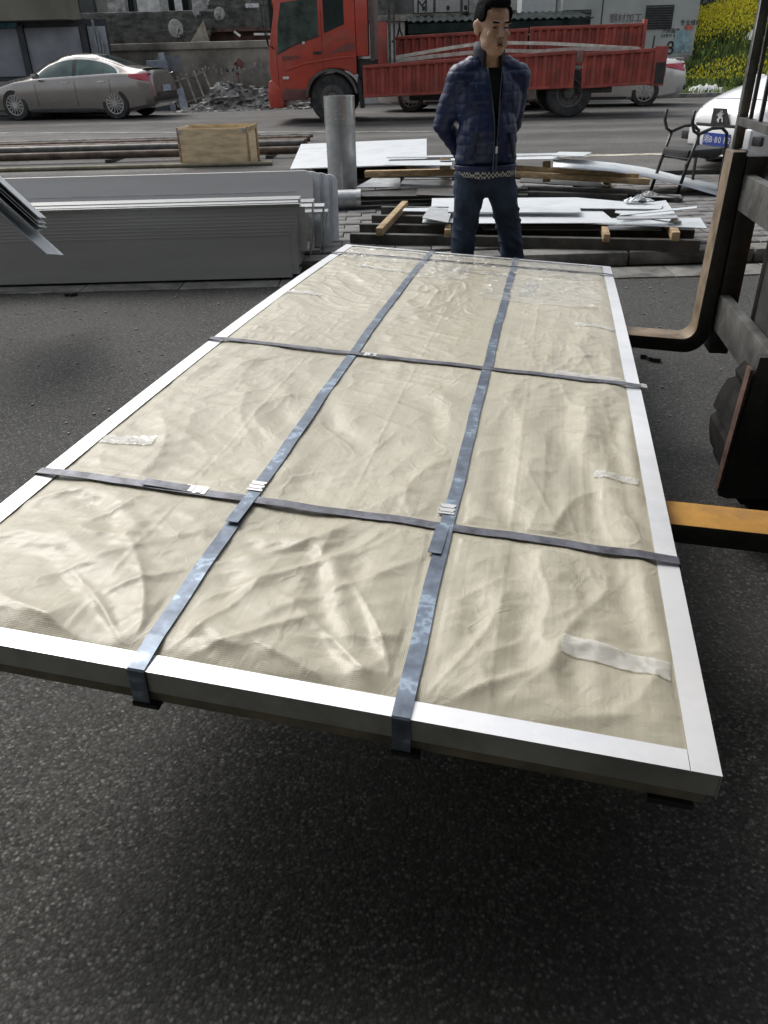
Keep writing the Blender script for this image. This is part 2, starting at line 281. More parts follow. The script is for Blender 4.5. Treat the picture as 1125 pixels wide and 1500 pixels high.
# ---------------------------------------------------------------- mesh helpers
def link(o): COL.objects.link(o); return o
def thing(name, label, cat, loc=(0, 0, 0), rz=0.0, group=None):
    o = bpy.data.objects.new(name, None); link(o); o.empty_display_size = .1
    o.location = loc; o.rotation_euler = (0, 0, rz); o['label'] = label; o['category'] = cat
    if group: o['group'] = group
    return o
def tag(o, label, cat, group=None):
    o['label'] = label; o['category'] = cat
    if group: o['group'] = group
    return o
def struct(o): o['kind'] = 'structure'; return o
def stuff(o): o['kind'] = 'stuff'; return o
def root_of(o):
    while o.parent: o = o.parent
    return o
class MB:
    def __init__(s): s.v = []; s.f = []; s.uv = None
    def add(s, vs, fs):
        b = len(s.v); s.v += [tuple(v) for v in vs]; s.f += [tuple(i + b for i in f) for f in fs]; return s
    def box(s, c, d, rot=None, bev=0.0):
        x, y, z = d[0] / 2, d[1] / 2, d[2] / 2
        P = [Vector((a * x, b * y, e * z)) for e in (-1, 1) for b in (-1, 1) for a in (-1, 1)]
        if rot is not None: P = [rot @ p for p in P]
        c = Vector(c); return s.add([c + p for p in P], [(0, 2, 3, 1), (4, 5, 7, 6), (0, 1, 5, 4), (2, 6, 7, 3), (0, 4, 6, 2), (1, 3, 7, 5)])
    def bx(s, x0, x1, y0, y1, z0, z1): return s.box(((x0 + x1) / 2, (y0 + y1) / 2, (z0 + z1) / 2), (x1 - x0, y1 - y0, z1 - z0))
    def beam(s, p0, p1, w, h, up=(0, 0, 1)):
        p0, p1 = Vector(p0), Vector(p1); d = (p1 - p0).normalized(); sd_ = d.cross(Vector(up)).normalized(); u = sd_.cross(d)
        vs = [p + sd_ * (a * w / 2) + u * (b * h / 2) for p in (p0, p1) for a, b in ((-1, -1), (1, -1), (1, 1), (-1, 1))]
        return s.add(vs, [(0, 3, 2, 1), (4, 5, 6, 7), (0, 1, 5, 4), (1, 2, 6, 5), (2, 3, 7, 6), (3, 0, 4, 7)])
    def slab(s, pts, t):
        pts = [Vector(p) for p in pts]; n = len(pts)
        nn = (pts[1] - pts[0]).cross(pts[2] - pts[0]).normalized()
        if nn.z < 0: nn = -nn
        vs = pts + [p - nn * t for p in pts]
        fs = [tuple(range(n)), tuple(range(2 * n - 1, n - 1, -1))] + [(i, i + n, (i + 1) % n + n, (i + 1) % n) for i in range(n)]
        return s.add(vs, fs)
    def cyl(s, p0, p1, r0, r1=None, n=20, cap=True):
        r1 = r0 if r1 is None else r1; p0, p1 = Vector(p0), Vector(p1); d = (p1 - p0).normalized()
        a = d.orthogonal().normalized(); b = d.cross(a)
        vs = [p + (a * math.cos(2 * math.pi * i / n) + b * math.sin(2 * math.pi * i / n)) * r for p, r in ((p0, r0), (p1, r1)) for i in range(n)]
        fs = [(i, (i + 1) % n, (i + 1) % n + n, i + n) for i in range(n)]
        if cap: fs += [tuple(range(n - 1, -1, -1)), tuple(range(n, 2 * n))]
        return s.add(vs, fs)
    def pipe(s, p0, p1, ro, ri, n=28):
        p0, p1 = Vector(p0), Vector(p1); d = (p1 - p0).normalized(); a = d.orthogonal().normalized(); b = d.cross(a)
        vs = [p + (a * math.cos(2 * math.pi * i / n) + b * math.sin(2 * math.pi * i / n)) * r for p, r in ((p0, ro), (p1, ro), (p1, ri), (p0, ri)) for i in range(n)]
        fs = [(k * n + i, k * n + (i + 1) % n, ((k + 1) % 4) * n + (i + 1) % n, ((k + 1) % 4) * n + i) for k in range(4) for i in range(n)]
        return s.add(vs, fs)
    def tube(s, pts, r, n=8):
        pts = [Vector(p) for p in pts]; m = len(pts); vs = []; prev = None
        for k, p in enumerate(pts):
            d = (pts[min(k + 1, m - 1)] - pts[max(k - 1, 0)]).normalized()
            a = d.orthogonal().normalized() if prev is None else (prev - d * prev.dot(d)).normalized()
            prev = a; b = d.cross(a)
            vs += [p + (a * math.cos(2 * math.pi * i / n) + b * math.sin(2 * math.pi * i / n)) * r for i in range(n)]
        fs = [(k * n + i, k * n + (i + 1) % n, (k + 1) * n + (i + 1) % n, (k + 1) * n + i) for k in range(m - 1) for i in range(n)]
        fs += [tuple(range(n - 1, -1, -1)), tuple(range((m - 1) * n, m * n))]
        return s.add(vs, fs)
    def lathe(s, prof, n=32, axis='Y', c=(0, 0, 0)):
        c = Vector(c); vs = []
        for r, h in prof:
            for i in range(n):
                a = 2 * math.pi * i / n; x, y = r * math.cos(a), r * math.sin(a)
                vs.append(c + (Vector((x, h, y)) if axis == 'Y' else Vector((x, y, h)) if axis == 'Z' else Vector((h, x, y))))
        m = len(prof)
        fs = [(k * n + i, k * n + (i + 1) % n, (k + 1) * n + (i + 1) % n, (k + 1) * n + i) for k in range(m - 1) for i in range(n)]
        return s.add(vs, fs)
    def extr(s, poly, y0, y1, fn=None):
        """polygon in (x, z) extruded in y"""
        n = len(poly); vs = [(p[0], y0, p[1]) for p in poly] + [(p[0], y1, p[1]) for p in poly]
        if fn: vs = [fn(v) for v in vs]
        return s.add(vs, [tuple(range(n)), tuple(range(2 * n - 1, n - 1, -1))] + [(i, i + n, (i + 1) % n + n, (i + 1) % n) for i in range(n)])
    def grid(s, G):
        ny, nx = len(G), len(G[0]); vs = [p for row in G for p in row]
        return s.add(vs, [(j * nx + i, j * nx + i + 1, (j + 1) * nx + i + 1, (j + 1) * nx + i) for j in range(ny - 1) for i in range(nx - 1)])
    def build(s, name, m, parent=None, smooth=False, world=False, bevel=0.0, fixn=True):
        vs = s.v
        if world and parent is not None:
            o = root_of(parent).location; vs = [(v[0] - o.x, v[1] - o.y, v[2] - o.z) for v in vs]
        me = bpy.data.meshes.new(name); me.from_pydata(vs, [], s.f); me.materials.append(m)
        if fixn or bevel:
            bm = bmesh.new(); bm.from_mesh(me)
            if bevel: bmesh.ops.remove_doubles(bm, verts=bm.verts, dist=1e-5)
            if fixn: bmesh.ops.recalc_face_normals(bm, faces=bm.faces)
            if bevel:
                eds = [e for e in bm.edges if len(e.link_faces) == 2 and e.calc_face_angle(0) > .5]
                bmesh.ops.bevel(bm, geom=eds, offset=bevel, segments=2, affect='EDGES', profile=.5)
            bm.to_mesh(me); bm.free()
        if smooth:
            me.polygons.foreach_set('use_smooth', [True] * len(me.polygons))
        o = bpy.data.objects.new(name, me); link(o)
        if parent is not None: o.parent = parent
        if smooth == 'auto' or (bevel and not smooth):
            me.polygons.foreach_set('use_smooth', [True] * len(me.polygons))
            me.set_sharp_from_angle(angle=R(40))
        return o
def copy_tree(o, parent=None):
    c = o.copy(); link(c); c.parent = parent
    for ch in o.children: copy_tree(ch, c)
    return c
_VN = {}
def vnoise(x, y, seed=0):
    if seed not in _VN: _VN[seed] = np.random.RandomState(seed).rand(256, 256)
    T = _VN[seed]
    xi = np.floor(x).astype(int); yi = np.floor(y).astype(int); fx = x - xi; fy = y - yi
    fx = fx * fx * fx * (fx * (fx * 6 - 15) + 10); fy = fy * fy * fy * (fy * (fy * 6 - 15) + 10)
    g = lambda a, b: T[(yi + b) % 256, (xi + a) % 256]
    return (g(0, 0) * (1 - fx) + g(1, 0) * fx) * (1 - fy) + (g(0, 1) * (1 - fx) + g(1, 1) * fx) * fy
def text_mesh(name, body, size, m, origin, xdir, updir, parent=None, depth=.003, bold=0.0, world=True):
    """flat printed lettering, one object for each character"""
    X = Vector(xdir).normalized(); U_ = Vector(updir).normalized(); Nn = X.cross(U_); pen = 0.0
    for ch in body:
        adv = size * (1.0 if ord(ch) > 255 and ch != '·' else .3 if ch in ' ·' else .62)
        if ch != ' ':
            cu = bpy.data.curves.new(name, 'FONT'); cu.body = ch; cu.size = size; cu.extrude = depth; cu.offset = bold; cu.resolution_u = 3
            o = bpy.data.objects.new(name, cu); link(o); dg = bpy.context.evaluated_depsgraph_get()
            me = bpy.data.meshes.new_from_object(o.evaluated_get(dg)); bpy.data.objects.remove(o)
            M = Matrix((X, U_, Nn)).transposed().to_4x4(); M.translation = Vector(origin) + X * pen
            if world and parent is not None: M = Matrix.Translation(-root_of(parent).location) @ M
            me.transform(M); me.materials.clear(); me.materials.append(m)
            t = bpy.data.objects.new(name, me); link(t)
            if parent is not None: t.parent = parent
        pen += adv

# ================================================================ SETTING
RZ = .15      # road level
def plane(name, x0, x1, y0, y1, z, m, nx=1, ny=1):
    G = [[(x0 + (x1 - x0) * i / nx, y0 + (y1 - y0) * j / ny, z) for i in range(nx + 1)] for j in range(ny + 1)]
    return struct(MB().grid(G).build(name, m))
plane('ground', -900, 900, -900, 900, -.03, M_soil)
plane('yard_asphalt', -40, 40, -30, 6.25, 0.0, M_asphalt)
struct(MB().bx(-40, 40, 10.6, 30.2, -.02, RZ).build('road', M_road))
struct(MB().bx(-40, 40, 6.5, 10.6, -.02, .085).build('pavement_bed', M_joint))
# concrete gutter strip and kerb in stones
gut = MB()
for i in range(26):
    x = -9 + i * .75
    gut.bx(x, x + .742, 5.86, 6.18, -.02, .012 + random.uniform(-.002, .002))
struct(gut.build('gutter_strip', M_kerb, bevel=.004))
kerb = struct(MB().bx(-9, 10, 6.30, 6.50, -.02, .06).build('kerb', M_joint))
kme = None
for i in range(19):
    b = MB().bx(-.492, .492, -.11, .11, 0, .105)
    if kme is None: o = b.build('kerbstone', M_kerb, kerb, bevel=.01); kme = o.data
    else: o = bpy.data.objects.new('kerbstone', kme); link(o); o.parent = kerb
    o.location = (-8.5 + i, 6.38 + random.uniform(-.01, .01), random.uniform(-.006, .004)); o.rotation_euler = (0, 0, random.uniform(-.008, .008))
# pavers (interlocking rows), single objects where they show, joined beyond
pav = struct(MB().bx(-1.2, 3.9, 6.52, 6.53, .0, .09).build('pavement', M_joint))
pmes = []
for k in range(4):
    o = MB().bx(-.146, .146, -.094, .094, 0, .028).build('paver', M_paver, pav, bevel=.004); pmes.append(o.data); bpy.data.objects.remove(o)
cnt = 0; rest = MB()
for j in range(20):
    for i in range(-26, 30):
        x = i * .3 + (j % 2) * .15; y = 6.62 + j * .2
        dz = random.uniform(-.004, .004)
        if -1.1 < x < 3.6 and j < 17 and cnt < 290:
            o = bpy.data.objects.new('paver', random.choice(pmes)); link(o); o.parent = pav
            o.location = (x, y, .082 + dz); o.rotation_euler = (random.uniform(-.01, .01), random.uniform(-.01, .01), random.uniform(-.01, .01)); cnt += 1
        else:
            rest.bx(x - .146, x + .146, y - .094, y + .094, .08 + dz, .108 + dz)
stuff(rest.build('distant_pavers', M_paver, pav))
# painted line on the road
struct(MB().slab([Z(740, 232, RZ + .005), Z(1125, 223, RZ + .005), Z(1125, 220.5, RZ + .005), Z(740, 229.5, RZ + .005)], .003).build('road_line', M_linep))
struct(MB().slab([Z(-60, 196, RZ + .005), Z(760, 193, RZ + .005), Z(760, 191, RZ + .005), Z(-60, 194, RZ + .005)], .003).build('lane_line', mat('worn_line', (.2, .195, .18), .8, var=.3, scale=3)))

# ================================================================ SHADE CANOPY (unseen, added behind and above the camera to darken the yard)
ws = thing('shade_canopy', 'unseen canopy roof with walls, added to shade the loading yard', 'shade_canopy', (0, -6, 0))
MB().bx(-15, 16, -7, 1.6, 5.6, 5.8).build('roof', M_render, ws, world=True)
MB().bx(-16, 16, -7.2, -7.0, 0, 5.6).build('wall', M_render, ws, world=True)
for x in (-8, 8):
    MB().bx(x - .12, x + .12, 1.0, 1.24, 0, 5.6).build('post', M_dark, ws, world=True)
MB().bx(15.8, 16, -7, 1.2, 0, 5.6).build('wall', M_render, ws, world=True)

# ================================================================ WRAPPED PANEL PACKAGE
PO = np.array([.501, .790, .533]); PYAW, PPIT, PROL, PL, PS, PW = .218, -.021, .060, 3.621, .031, 1.5
_l = np.array([math.sin(PYAW) * math.cos(PPIT), math.cos(PYAW) * math.cos(PPIT), math.sin(PPIT)])
_w0 = np.array([-math.cos(PYAW), math.sin(PYAW), 0]); _n = np.cross(_l, _w0); _w = _w0 * math.cos(PROL) + _n * math.sin(PROL)
if _n[2] < 0: _n = -_n
def PP(u, v, h=0.0):
    """u metres from the right edge, v metres from the near edge, h above the top plane"""
    t = v / PL; return PO + _w * u + _l * v + _n * (PS - PS * (2 * t - 1) ** 2 + h)
def PPg(U, V, H):
    t = V / PL
    return PO + U[..., None] * _w + V[..., None] * _l + (PS - PS * (2 * t - 1) ** 2 + H)[..., None] * _n
def uv_of(px, py):
    r = ray(px, py); u, v = .7, 1.5
    for _ in range(30):
        def pj(u, v):
            d = Vector(PP(u, v)) - _o; wv = d.dot(_f); return 562.5 + FPX * d.dot(_rr) / wv, 750 - FPX * d.dot(_uu) / wv
        a = pj(u, v); b = pj(u + 1e-3, v); c = pj(u, v + 1e-3)
        J = np.array([[b[0] - a[0], c[0] - a[0]], [b[1] - a[1], c[1] - a[1]]]) / 1e-3
        s = np.linalg.solve(J, np.array([px - a[0], py - a[1]])); u += float(np.clip(s[0], -.5, .5)); v += float(np.clip(s[1], -.5, .5))
    return u, v
EW = .046
long_straps = [(uv_of(212, 962), uv_of(633, 369)), (uv_of(590, 1040), uv_of(756, 381))]
cross_straps = [(uv_of(62, 692), uv_of(995, 825)), (uv_of(310, 497), uv_of(939, 568)), (uv_of(488, 371), uv_of(896, 404))]
def along(a, b, n): return [(a[0] + (b[0] - a[0]) * i / n, a[1] + (b[1] - a[1]) * i / n) for i in range(n + 1)]
def extend(a, b, lo, hi, ax):
    d = (b[0] - a[0], b[1] - a[1]); t0 = (lo - a[ax]) / d[ax]; t1 = (hi - a[ax]) / d[ax]
    return (a[0] + d[0] * t0, a[1] + d[1] * t0), (a[0] + d[0] * t1, a[1] + d[1] * t1)
long_straps = [extend(a, b, 0.0, PL, 1) for a, b in long_straps]
cross_straps = [extend(a, b, PW, 0.0, 0) for a, b in cross_straps]
NU, NV = 300, 724
U, V = np.meshgrid(np.linspace(EW - .012, PW - EW + .012, NU), np.linspace(EW - .012, PL - .05, NV))
def ridge(n): return 1 - np.abs(2 * n - 1)
wx = vnoise(U * 2 + 3, V * 1.6, 1) - .5; wy = vnoise(U * 2, V * 1.6 + 7, 2) - .5
near = np.clip(1.25 - V / 2.6, .12, 1)
far = np.clip(V / 2.2 - .35, 0, 1)
H = .015 * near * (vnoise(U * 3.0 + wx * 1.4 + V * .35, V * 1.0 + 4 + wy, 3) - .5)
H += .006 * near * (ridge(vnoise(U * 6.5 + V * 1.2 + wx * 3, V * 1.6 + wy * 2, 4)) ** 3 - .3)
H += .005 * near * (ridge(vnoise(U * 3.6 - V * 1.1 + wy * 3 + 9, V * 2.4 + U * 1.2 + wx * 2, 14)) ** 6 - .1)
H += .0022 * near * (ridge(vnoise(U * 9 + wx * 5 + V * 2 + 60, V * 3.1 - U * 2 + wy * 5, 15)) ** 5 - .15)
H += .0045 * (ridge(vnoise(U * 4 + wy * 5 + 30, V * 9 + wx * 4, 5)) ** 3 - .3) * (.3 + .9 * far)
H += .0026 * (ridge(vnoise(U * 11 + wy * 6, V * 13 + wx * 8 + U * 4, 6)) ** 4 - .2) * (.45 + .7 * far)
H += .0016 * (ridge(vnoise(U * 24 + wx * 9, V * 20 + wy * 9, 7)) ** 4) * (.5 + far)
# the larger folds of the wrap, traced where the photograph shows them
def fold(px, A, w):
    global H
    Q = np.array([uv_of(*p) for p in px]); best = np.full_like(U, 9.0); sgn = np.ones_like(U); tt = np.zeros_like(U); L_ = 0
    for a, b in zip(Q[:-1], Q[1:]):
        d = b - a; l2 = d @ d; t = np.clip(((U - a[0]) * d[0] + (V - a[1]) * d[1]) / l2, 0, 1); ex = U - a[0] - d[0] * t; ey = V - a[1] - d[1] * t
        D = np.hypot(ex, ey); c = np.sign(d[0] * ey - d[1] * ex); k = D < best; best = np.where(k, D, best); sgn = np.where(k, c, sgn); tt = np.where(k, L_ + t, tt); L_ += 1
    q = best * sgn / (w * (.8 + .5 * vnoise(U * 7, V * 7, 80))) + .5 * wx; e = np.clip(np.minimum(tt, L_ - tt) / .7, 0, 1)
    H -= .72 * A * e * q * np.exp(-q * q) * 2.3
for px, A, w in [([(845, 560), (840, 640), (870, 700), (890, 760), (925, 850), (960, 930), (1000, 1000)], .010, .05), ([(760, 590), (752, 660), (745, 730), (775, 800), (800, 880), (790, 960), (800, 1010)], .010, .05),
                 ([(930, 572), (915, 640), (930, 720), (965, 820)], .008, .035), ([(455, 800), (480, 850), (490, 900), (505, 960), (545, 1015)], .009, .03), ([(-40, 800), (20, 790), (80, 800), (150, 850), (200, 895), (225, 918)], .010, .05),
                 ([(90, 720), (150, 728), (180, 770), (175, 822)], .006, .03), ([(470, 560), (500, 620), (545, 650), (600, 640)], .006, .05), ([(310, 790), (420, 800), (470, 812), (540, 765)], .006, .03), ([(235, 915), (300, 935), (370, 985)], .006, .02),
                 ([(600, 560), (650, 600), (680, 680)], .006, .05), ([(380, 540), (430, 600), (470, 640)], .005, .05), ([(640, 860), (650, 930), (625, 1000)], .008, .04), ([(700, 830), (725, 900), (705, 960), (655, 1030)], .008, .04), ([(880, 900), (850, 960), (870, 1040)], .007, .04),
                 ([(540, 800), (530, 870), (560, 930), (555, 1000)], .007, .035), ([(330, 800), (360, 860), (350, 920)], .005, .03), ([(560, 480), (575, 530), (560, 560)], .004, .04), ([(870, 470), (830, 510), (840, 545)], .005, .05)]: fold(px, A, w)
# sharp facetted crumples: triangle waves folded over each other
def tri(t): return np.abs((t % 1) * 2 - 1)
for k_, (fr, an, am) in enumerate([(3.1, .4, .0042), (4.3, 1.9, .0036), (5.7, 1.2, .003), (7.7, 2.7, .0024), (10.3, .1, .0018), (13.1, 1.6, .0015), (17.9, 2.2, .0011), (24.0, .8, .0008)]):
    wv = (vnoise(U * 2.6 + k_ * 7, V * 2.1 + k_ * 3, 90 + k_) - .5) * 1.6 + (vnoise(U * 6 + k_ * 5, V * 5, 110 + k_) - .5) * .5
    mk = np.clip((vnoise(U * 2.2 + k_ * 11, V * 1.8 + k_ * 2, 100 + k_) - .42) * 4, 0, 1)
    H += am * mk * (tri((U * math.cos(an) + V * math.sin(an)) * fr + wv) - .5)
# straight fold lines left from the folded roll
for fv in (.62, 1.21, 1.8, 2.38, 2.97): H += .0016 * np.exp(-((V - fv - .01 * np.sin(U * 5)) / .004) ** 2)
for fu in (.36, .74, 1.12): H += .0012 * np.exp(-((U - fu) / .004) ** 2)
def sdist(a, b):
    d = np.array([b[0] - a[0], b[1] - a[1]]); L_ = np.hypot(*d); d /= L_
    return np.abs((U - a[0]) * d[1] - (V - a[1]) * d[0])
ms = np.ones_like(H)
for a, b in long_straps + cross_straps:
    D = sdist(a, b); k = np.clip((D - .010) / .07, 0, 1); ms = np.minimum(ms, .45 + .55 * k * k * (3 - 2 * k))
# pinches radiating from the near strap ends
for a, b in long_straps:
    rr_ = np.hypot(U - a[0], V - a[1]); th = np.arctan2(V - a[1], U - a[0])
    H += .007 * np.exp(-((rr_ - .22) / .16) ** 2) * ridge((th * 2.3 + wx * .8) % 1) ** 4
eb = np.minimum(np.minimum(U - EW + .012, PW - EW + .012 - U), np.minimum(V - EW + .012, PL - .05 - V)); ke = np.clip(eb / .05, 0, 1)
H = (H * ms + .003) * ke - .006 * (1 - ke) ** 2
H = np.where(ms < .6, np.minimum(H, .0065), H)
pkg = thing('packaged_panel', 'large flat panel wrapped in beige woven film with white metal edging and steel straps', 'packed panel', tuple(PP(.75, 1.8, -.09)))
def film_mesh():
    P = PPg(U, V, H - .001).reshape(-1, 3) - np.array(pkg.location)
    idx = np.arange(NU * NV).reshape(NV, NU)
    F = np.stack([idx[:-1, :-1], idx[:-1, 1:], idx[1:, 1:], idx[1:, :-1]], -1).reshape(-1, 4)
    me = bpy.data.meshes.new('wrap_film'); me.from_pydata(P.tolist(), [], F.tolist())
    uvl = me.uv_layers.new(name='UVMap'); UV = np.stack([U.ravel(), V.ravel()], -1)
    li = np.empty(len(me.loops), dtype=np.int32); me.loops.foreach_get('vertex_index', li)
    uvl.data.foreach_set('uv', UV[li].ravel().astype(np.float32))
    me.polygons.foreach_set('use_smooth', [True] * len(me.polygons)); me.materials.append(M_film)
    me.update()
    if me.polygons[0].normal.z < 0: me.flip_normals()
    o = bpy.data.objects.new('wrap_film', me); link(o); o.parent = pkg; return o
film = film_mesh()
def film_h(u, v):
    i = np.clip((u - U[0, 0]) / (U[0, -1] - U[0, 0]) * (NU - 1), 0, NU - 1.001); j = np.clip((v - V[0, 0]) / (V[-1, 0] - V[0, 0]) * (NV - 1), 0, NV - 1.001)
    return float(H[int(round(j)), int(round(i))])
def pbox(mb, u0, u1, v0, v1, h0, h1, nseg=24):
    """box in panel coordinates that follows the sag"""
    G = []
    for i in range(nseg + 1):
        v = v0 + (v1 - v0) * i / nseg
        G.append([PP(u0, v, h0), PP(u1, v, h0), PP(u1, v, h1), PP(u0, v, h1), PP(u0, v, h0)])
    mb.grid(G); n0 = [PP(u0, v0, h0), PP(u1, v0, h0), PP(u1, v0, h1), PP(u0, v0, h1)]; n1 = [PP(u0, v1, h0), PP(u1, v1, h0), PP(u1, v1, h1), PP(u0, v1, h1)]
    mb.add(n0, [(0, 1, 2, 3)]); mb.add(n1, [(0, 1, 2, 3)]); return mb
pbox(MB(), .012, PW - .012, .012, PL - .012, -.05, -.02).build('sheet_stack', M_sheet, pkg, world=True)
pbox(MB(), .015, PW - .015, .006, PL - .02, -.07, -.0505).build('base_board', M_board, pkg, world=True)
def edging(u0, u1, v0, v1, side):
    t = .0025; mb = MB()
    pbox(mb, u0, u1, v0, v1, -t, 0)
    if side == 'r': pbox(mb, u0, u0 + t, v0, v1, -.05, -t)
    if side == 'l': pbox(mb, u1 - t, u1, v0, v1, -.05, -t)
    if side == 'n': pbox(mb, .0035, PW - .0035, v0, v0 + t, -.0445, -t - .0004, 2)
    if side == 'f': pbox(mb, u0, u1, v1 - t, v1, -.06, -t, 2)
    o = mb.build('edge_strip', M_edge, pkg, world=True); o.data.materials.append(M_edge_side)   # darker copy for the upright flange, its shade painted into the colour
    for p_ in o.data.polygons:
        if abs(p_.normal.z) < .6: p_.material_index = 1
    return o
edging(0, EW, 0, PL, 'r'); edging(PW - EW, PW, 0, PL, 'l')
edging(EW + .001, PW - EW - .001, 0, EW - .004, 'n'); edging(EW + .001, PW - EW - .001, PL - .03, PL, 'f')
# corner overlap plate, a little scuffed
def strap(a, b, m, wid, hh, tabs=True, both=True):
    L_ = math.hypot(b[0] - a[0], b[1] - a[1]); d = ((b[0] - a[0]) / L_, (b[1] - a[1]) / L_); p = (-d[1], d[0])
    G = []
    n = 90; path = [(-.001, -.068), (-.001, -.05), (-.0005, -.02), (0, .0)]
    rows = []
    for s_, h in path: rows.append((s_ * 1 - .003, h))
    pts = []
    for s_, h in rows: pts.append((a[0] + d[0] * s_, a[1] + d[1] * s_, h))
    for i in range(n + 1):
        t = L_ * i / n; u, v = a[0] + d[0] * t, a[1] + d[1] * t
        inside = EW < u < PW - EW and EW < v < PL - .05
        fh = max(hh, film_h(u, v) + .0012) if inside else hh * .6
        pts.append((u, v, fh + .0006 * math.sin(t * 23)))
    for s_, h in reversed(rows): pts.append((b[0] - d[0] * s_, b[1] - d[1] * s_, h))
    # light smoothing of the height along the strap
    hs_ = [q[2] for q in pts]
    for _ in range(6):
        hs_ = hs_[:5] + [max(hs_[k], (hs_[k - 1] + hs_[k] + hs_[k + 1]) / 3) for k in range(5, len(hs_) - 5)] + hs_[-5:]
    wob = lambda k: .0012 * math.sin(k * .31) + .0008 * math.sin(k * .83 + 1)
    top = [[PP(q[0] + p[0] * e * wid / 2 + p[0] * wob(k), q[1] + p[1] * e * wid / 2 + p[1] * wob(k), h_ + (.0011 if 4 <= k <= len(pts) - 5 else 0)) for e in (-1, 1)] for k, (q, h_) in enumerate(zip(pts, hs_))]
    mb = MB(); mb.grid(top)
    o = mb.build('strap', m, pkg, world=True)
    md = o.modifiers.new('s', 'SOLIDIFY'); md.thickness = .0012; md.offset = 1
    return o, a, d, p, hs_
def crimp(owner, uvp, d, p, hh, ln=.05, wid=.036, dark=False):
    mb = MB()
    for k in range(5):
        q = (k - 2) * ln / 5; w2 = wid / 2 * (1 if k % 2 == 0 else .84)
        pts = [(uvp[0] + d[0] * (q + e * ln / 10.5) + p[0] * f * w2, uvp[1] + d[1] * (q + e * ln / 10.5) + p[1] * f * w2) for e, f in ((-1, -1), (1, -1), (1, 1), (-1, 1))]
        hi = hh + .0035 + (.001 if k % 2 else 0)
        mb.slab([PP(x, y, hi) for x, y in pts], .003)
    mb.build('strap_seal', M_seal, owner, world=True)
ST = []
for a, b in long_straps: ST.append(strap(a, b, M_strap, .031, .002))
for a, b in cross_straps: ST.append(strap(a, b, M_strapd, .028, .0065))
for i, (px, py) in ((0, (377, 716)), (1, (655, 752)), (2, (288, 722)), (3, (545, 523))):
    o, a, d, p, hs_ = ST[i]; q = uv_of(px, py); crimp(o, q, d, p, max(film_h(*q), .002) + .003, .045 if i < 2 else .055, .037 if i < 2 else .033)
# overlapping strap tails next to the seals
def tail(i, px0, px1, lift):
    o, a, d, p, hs_ = ST[i]; q0, q1 = uv_of(*px0), uv_of(*px1); w2 = .029 / 2 if i < 2 else .029 / 2
    G = [[PP(q0[0] + (q1[0] - q0[0]) * t + p[0] * e * w2, q0[1] + (q1[1] - q0[1]) * t + p[1] * e * w2, max(film_h(q0[0], q0[1]), .004) + .005 + lift * t) for e in (-1, 1)] for t in (0, .25, .5, .75, 1)]
    t_ = MB().grid(G).build('strap_tail', M_strap if i < 2 else M_strapd, o, world=True); md = t_.modifiers.new('s', 'SOLIDIFY'); md.thickness = .0012; md.offset = 1
tail(0, (372, 728), (340, 772), .004); tail(1, (649, 776), (636, 818), .002); tail(2, (285, 722), (212, 712), .004)
# strap ends bent out under the near edge, and a foot at the corner
for a, b in long_straps:
    mb = MB(); u = a[0]
    pbox(mb, u - .032, u + .016, -.008, .02, -.077, -.069, 2); mb.build('strap_end', M_black, pkg, world=True)
pbox(MB(), .03, .10, -.002, .07, -.082, -.0705, 2).build('foot', M_black, pkg, world=True)
for k in range(5):
    pbox(MB(), .1, PW - .1, .25 + k * .75, .31 + k * .75, -.092, -.0705, 2).build('base_slat', M_board, pkg, world=True)
# clear tape patches
def tape(c, du, dv, ang):
    q = uv_of(*c); ca, sa = math.cos(ang), math.sin(ang); n, m_ = 34, 12; G = []; jt = lambda: random.uniform(-.0012, .0012)
    for j in range(m_ + 1):
        row = []
        for i in range(n + 1):
            x = (i / n - .5) * du; y = (j / m_ - .5) * dv
            u, v = q[0] + x * ca - y * sa, q[1] + x * sa + y * ca
            row.append(PP(u, v, film_h(u, v) + .0022 + jt() + .0012 * math.sin(i * .9 + j * 1.3) * math.sin(j * 1.1 + i * .35)))
        G.append(row)
    MB().grid(G).build('tape_patch', M_tape, pkg, world=True, smooth=True)
tape((188, 645), .14, .05, -.15); tape((902, 703), .11, .035, .15); tape((900, 968), .19, .05, .1); tape((775, 425), .06, .3, .1)
tape((640, 376), .5, .06, .0); tape((850, 390), .3, .06, 0); tape((560, 395), .3, .05, .2); tape((700, 400), .35, .07, .1); tape((870, 480), .16, .04, .2); tape((440, 430), .2, .04, .1); tape((880, 556), .3, .04, .02)

M_clear = mat('clear_cover_film', (.85, .85, .82), .14, .0, var=.03, alpha=.24, coat=1, scale=20)
def cover(u0, u1, v0, v1, nu, nv, amp):
    G = []
    for jj in range(nv + 1):
        row = []
        for ii in range(nu + 1):
            u = u0 + (u1 - u0) * ii / nu + .012 * math.sin(jj * .9); v = v0 + (v1 - v0) * jj / nv + .018 * math.sin(ii * .35) * (1 if jj in (0, nv) else 0)
            c = float(ridge(vnoise(np.array(u * 13.0 + 5), np.array(v * 11.0 + u * 3), 120)) ** 3 + .7 * ridge(vnoise(np.array(u * 27.0), np.array(v * 24.0 - u * 6), 121)) ** 3)
            row.append(PP(u, v, film_h(u, v) + .0015 + amp * c))
        G.append(row)
    MB().grid(G).build('clear_film', M_clear, pkg, world=True)
cover(.07, 1.44, 3.16, 3.555, 150, 44, .006); cover(.10, .62, 2.55, 3.1, 60, 60, .005); cover(.72, .98, 2.86, 3.2, 34, 40, .006)
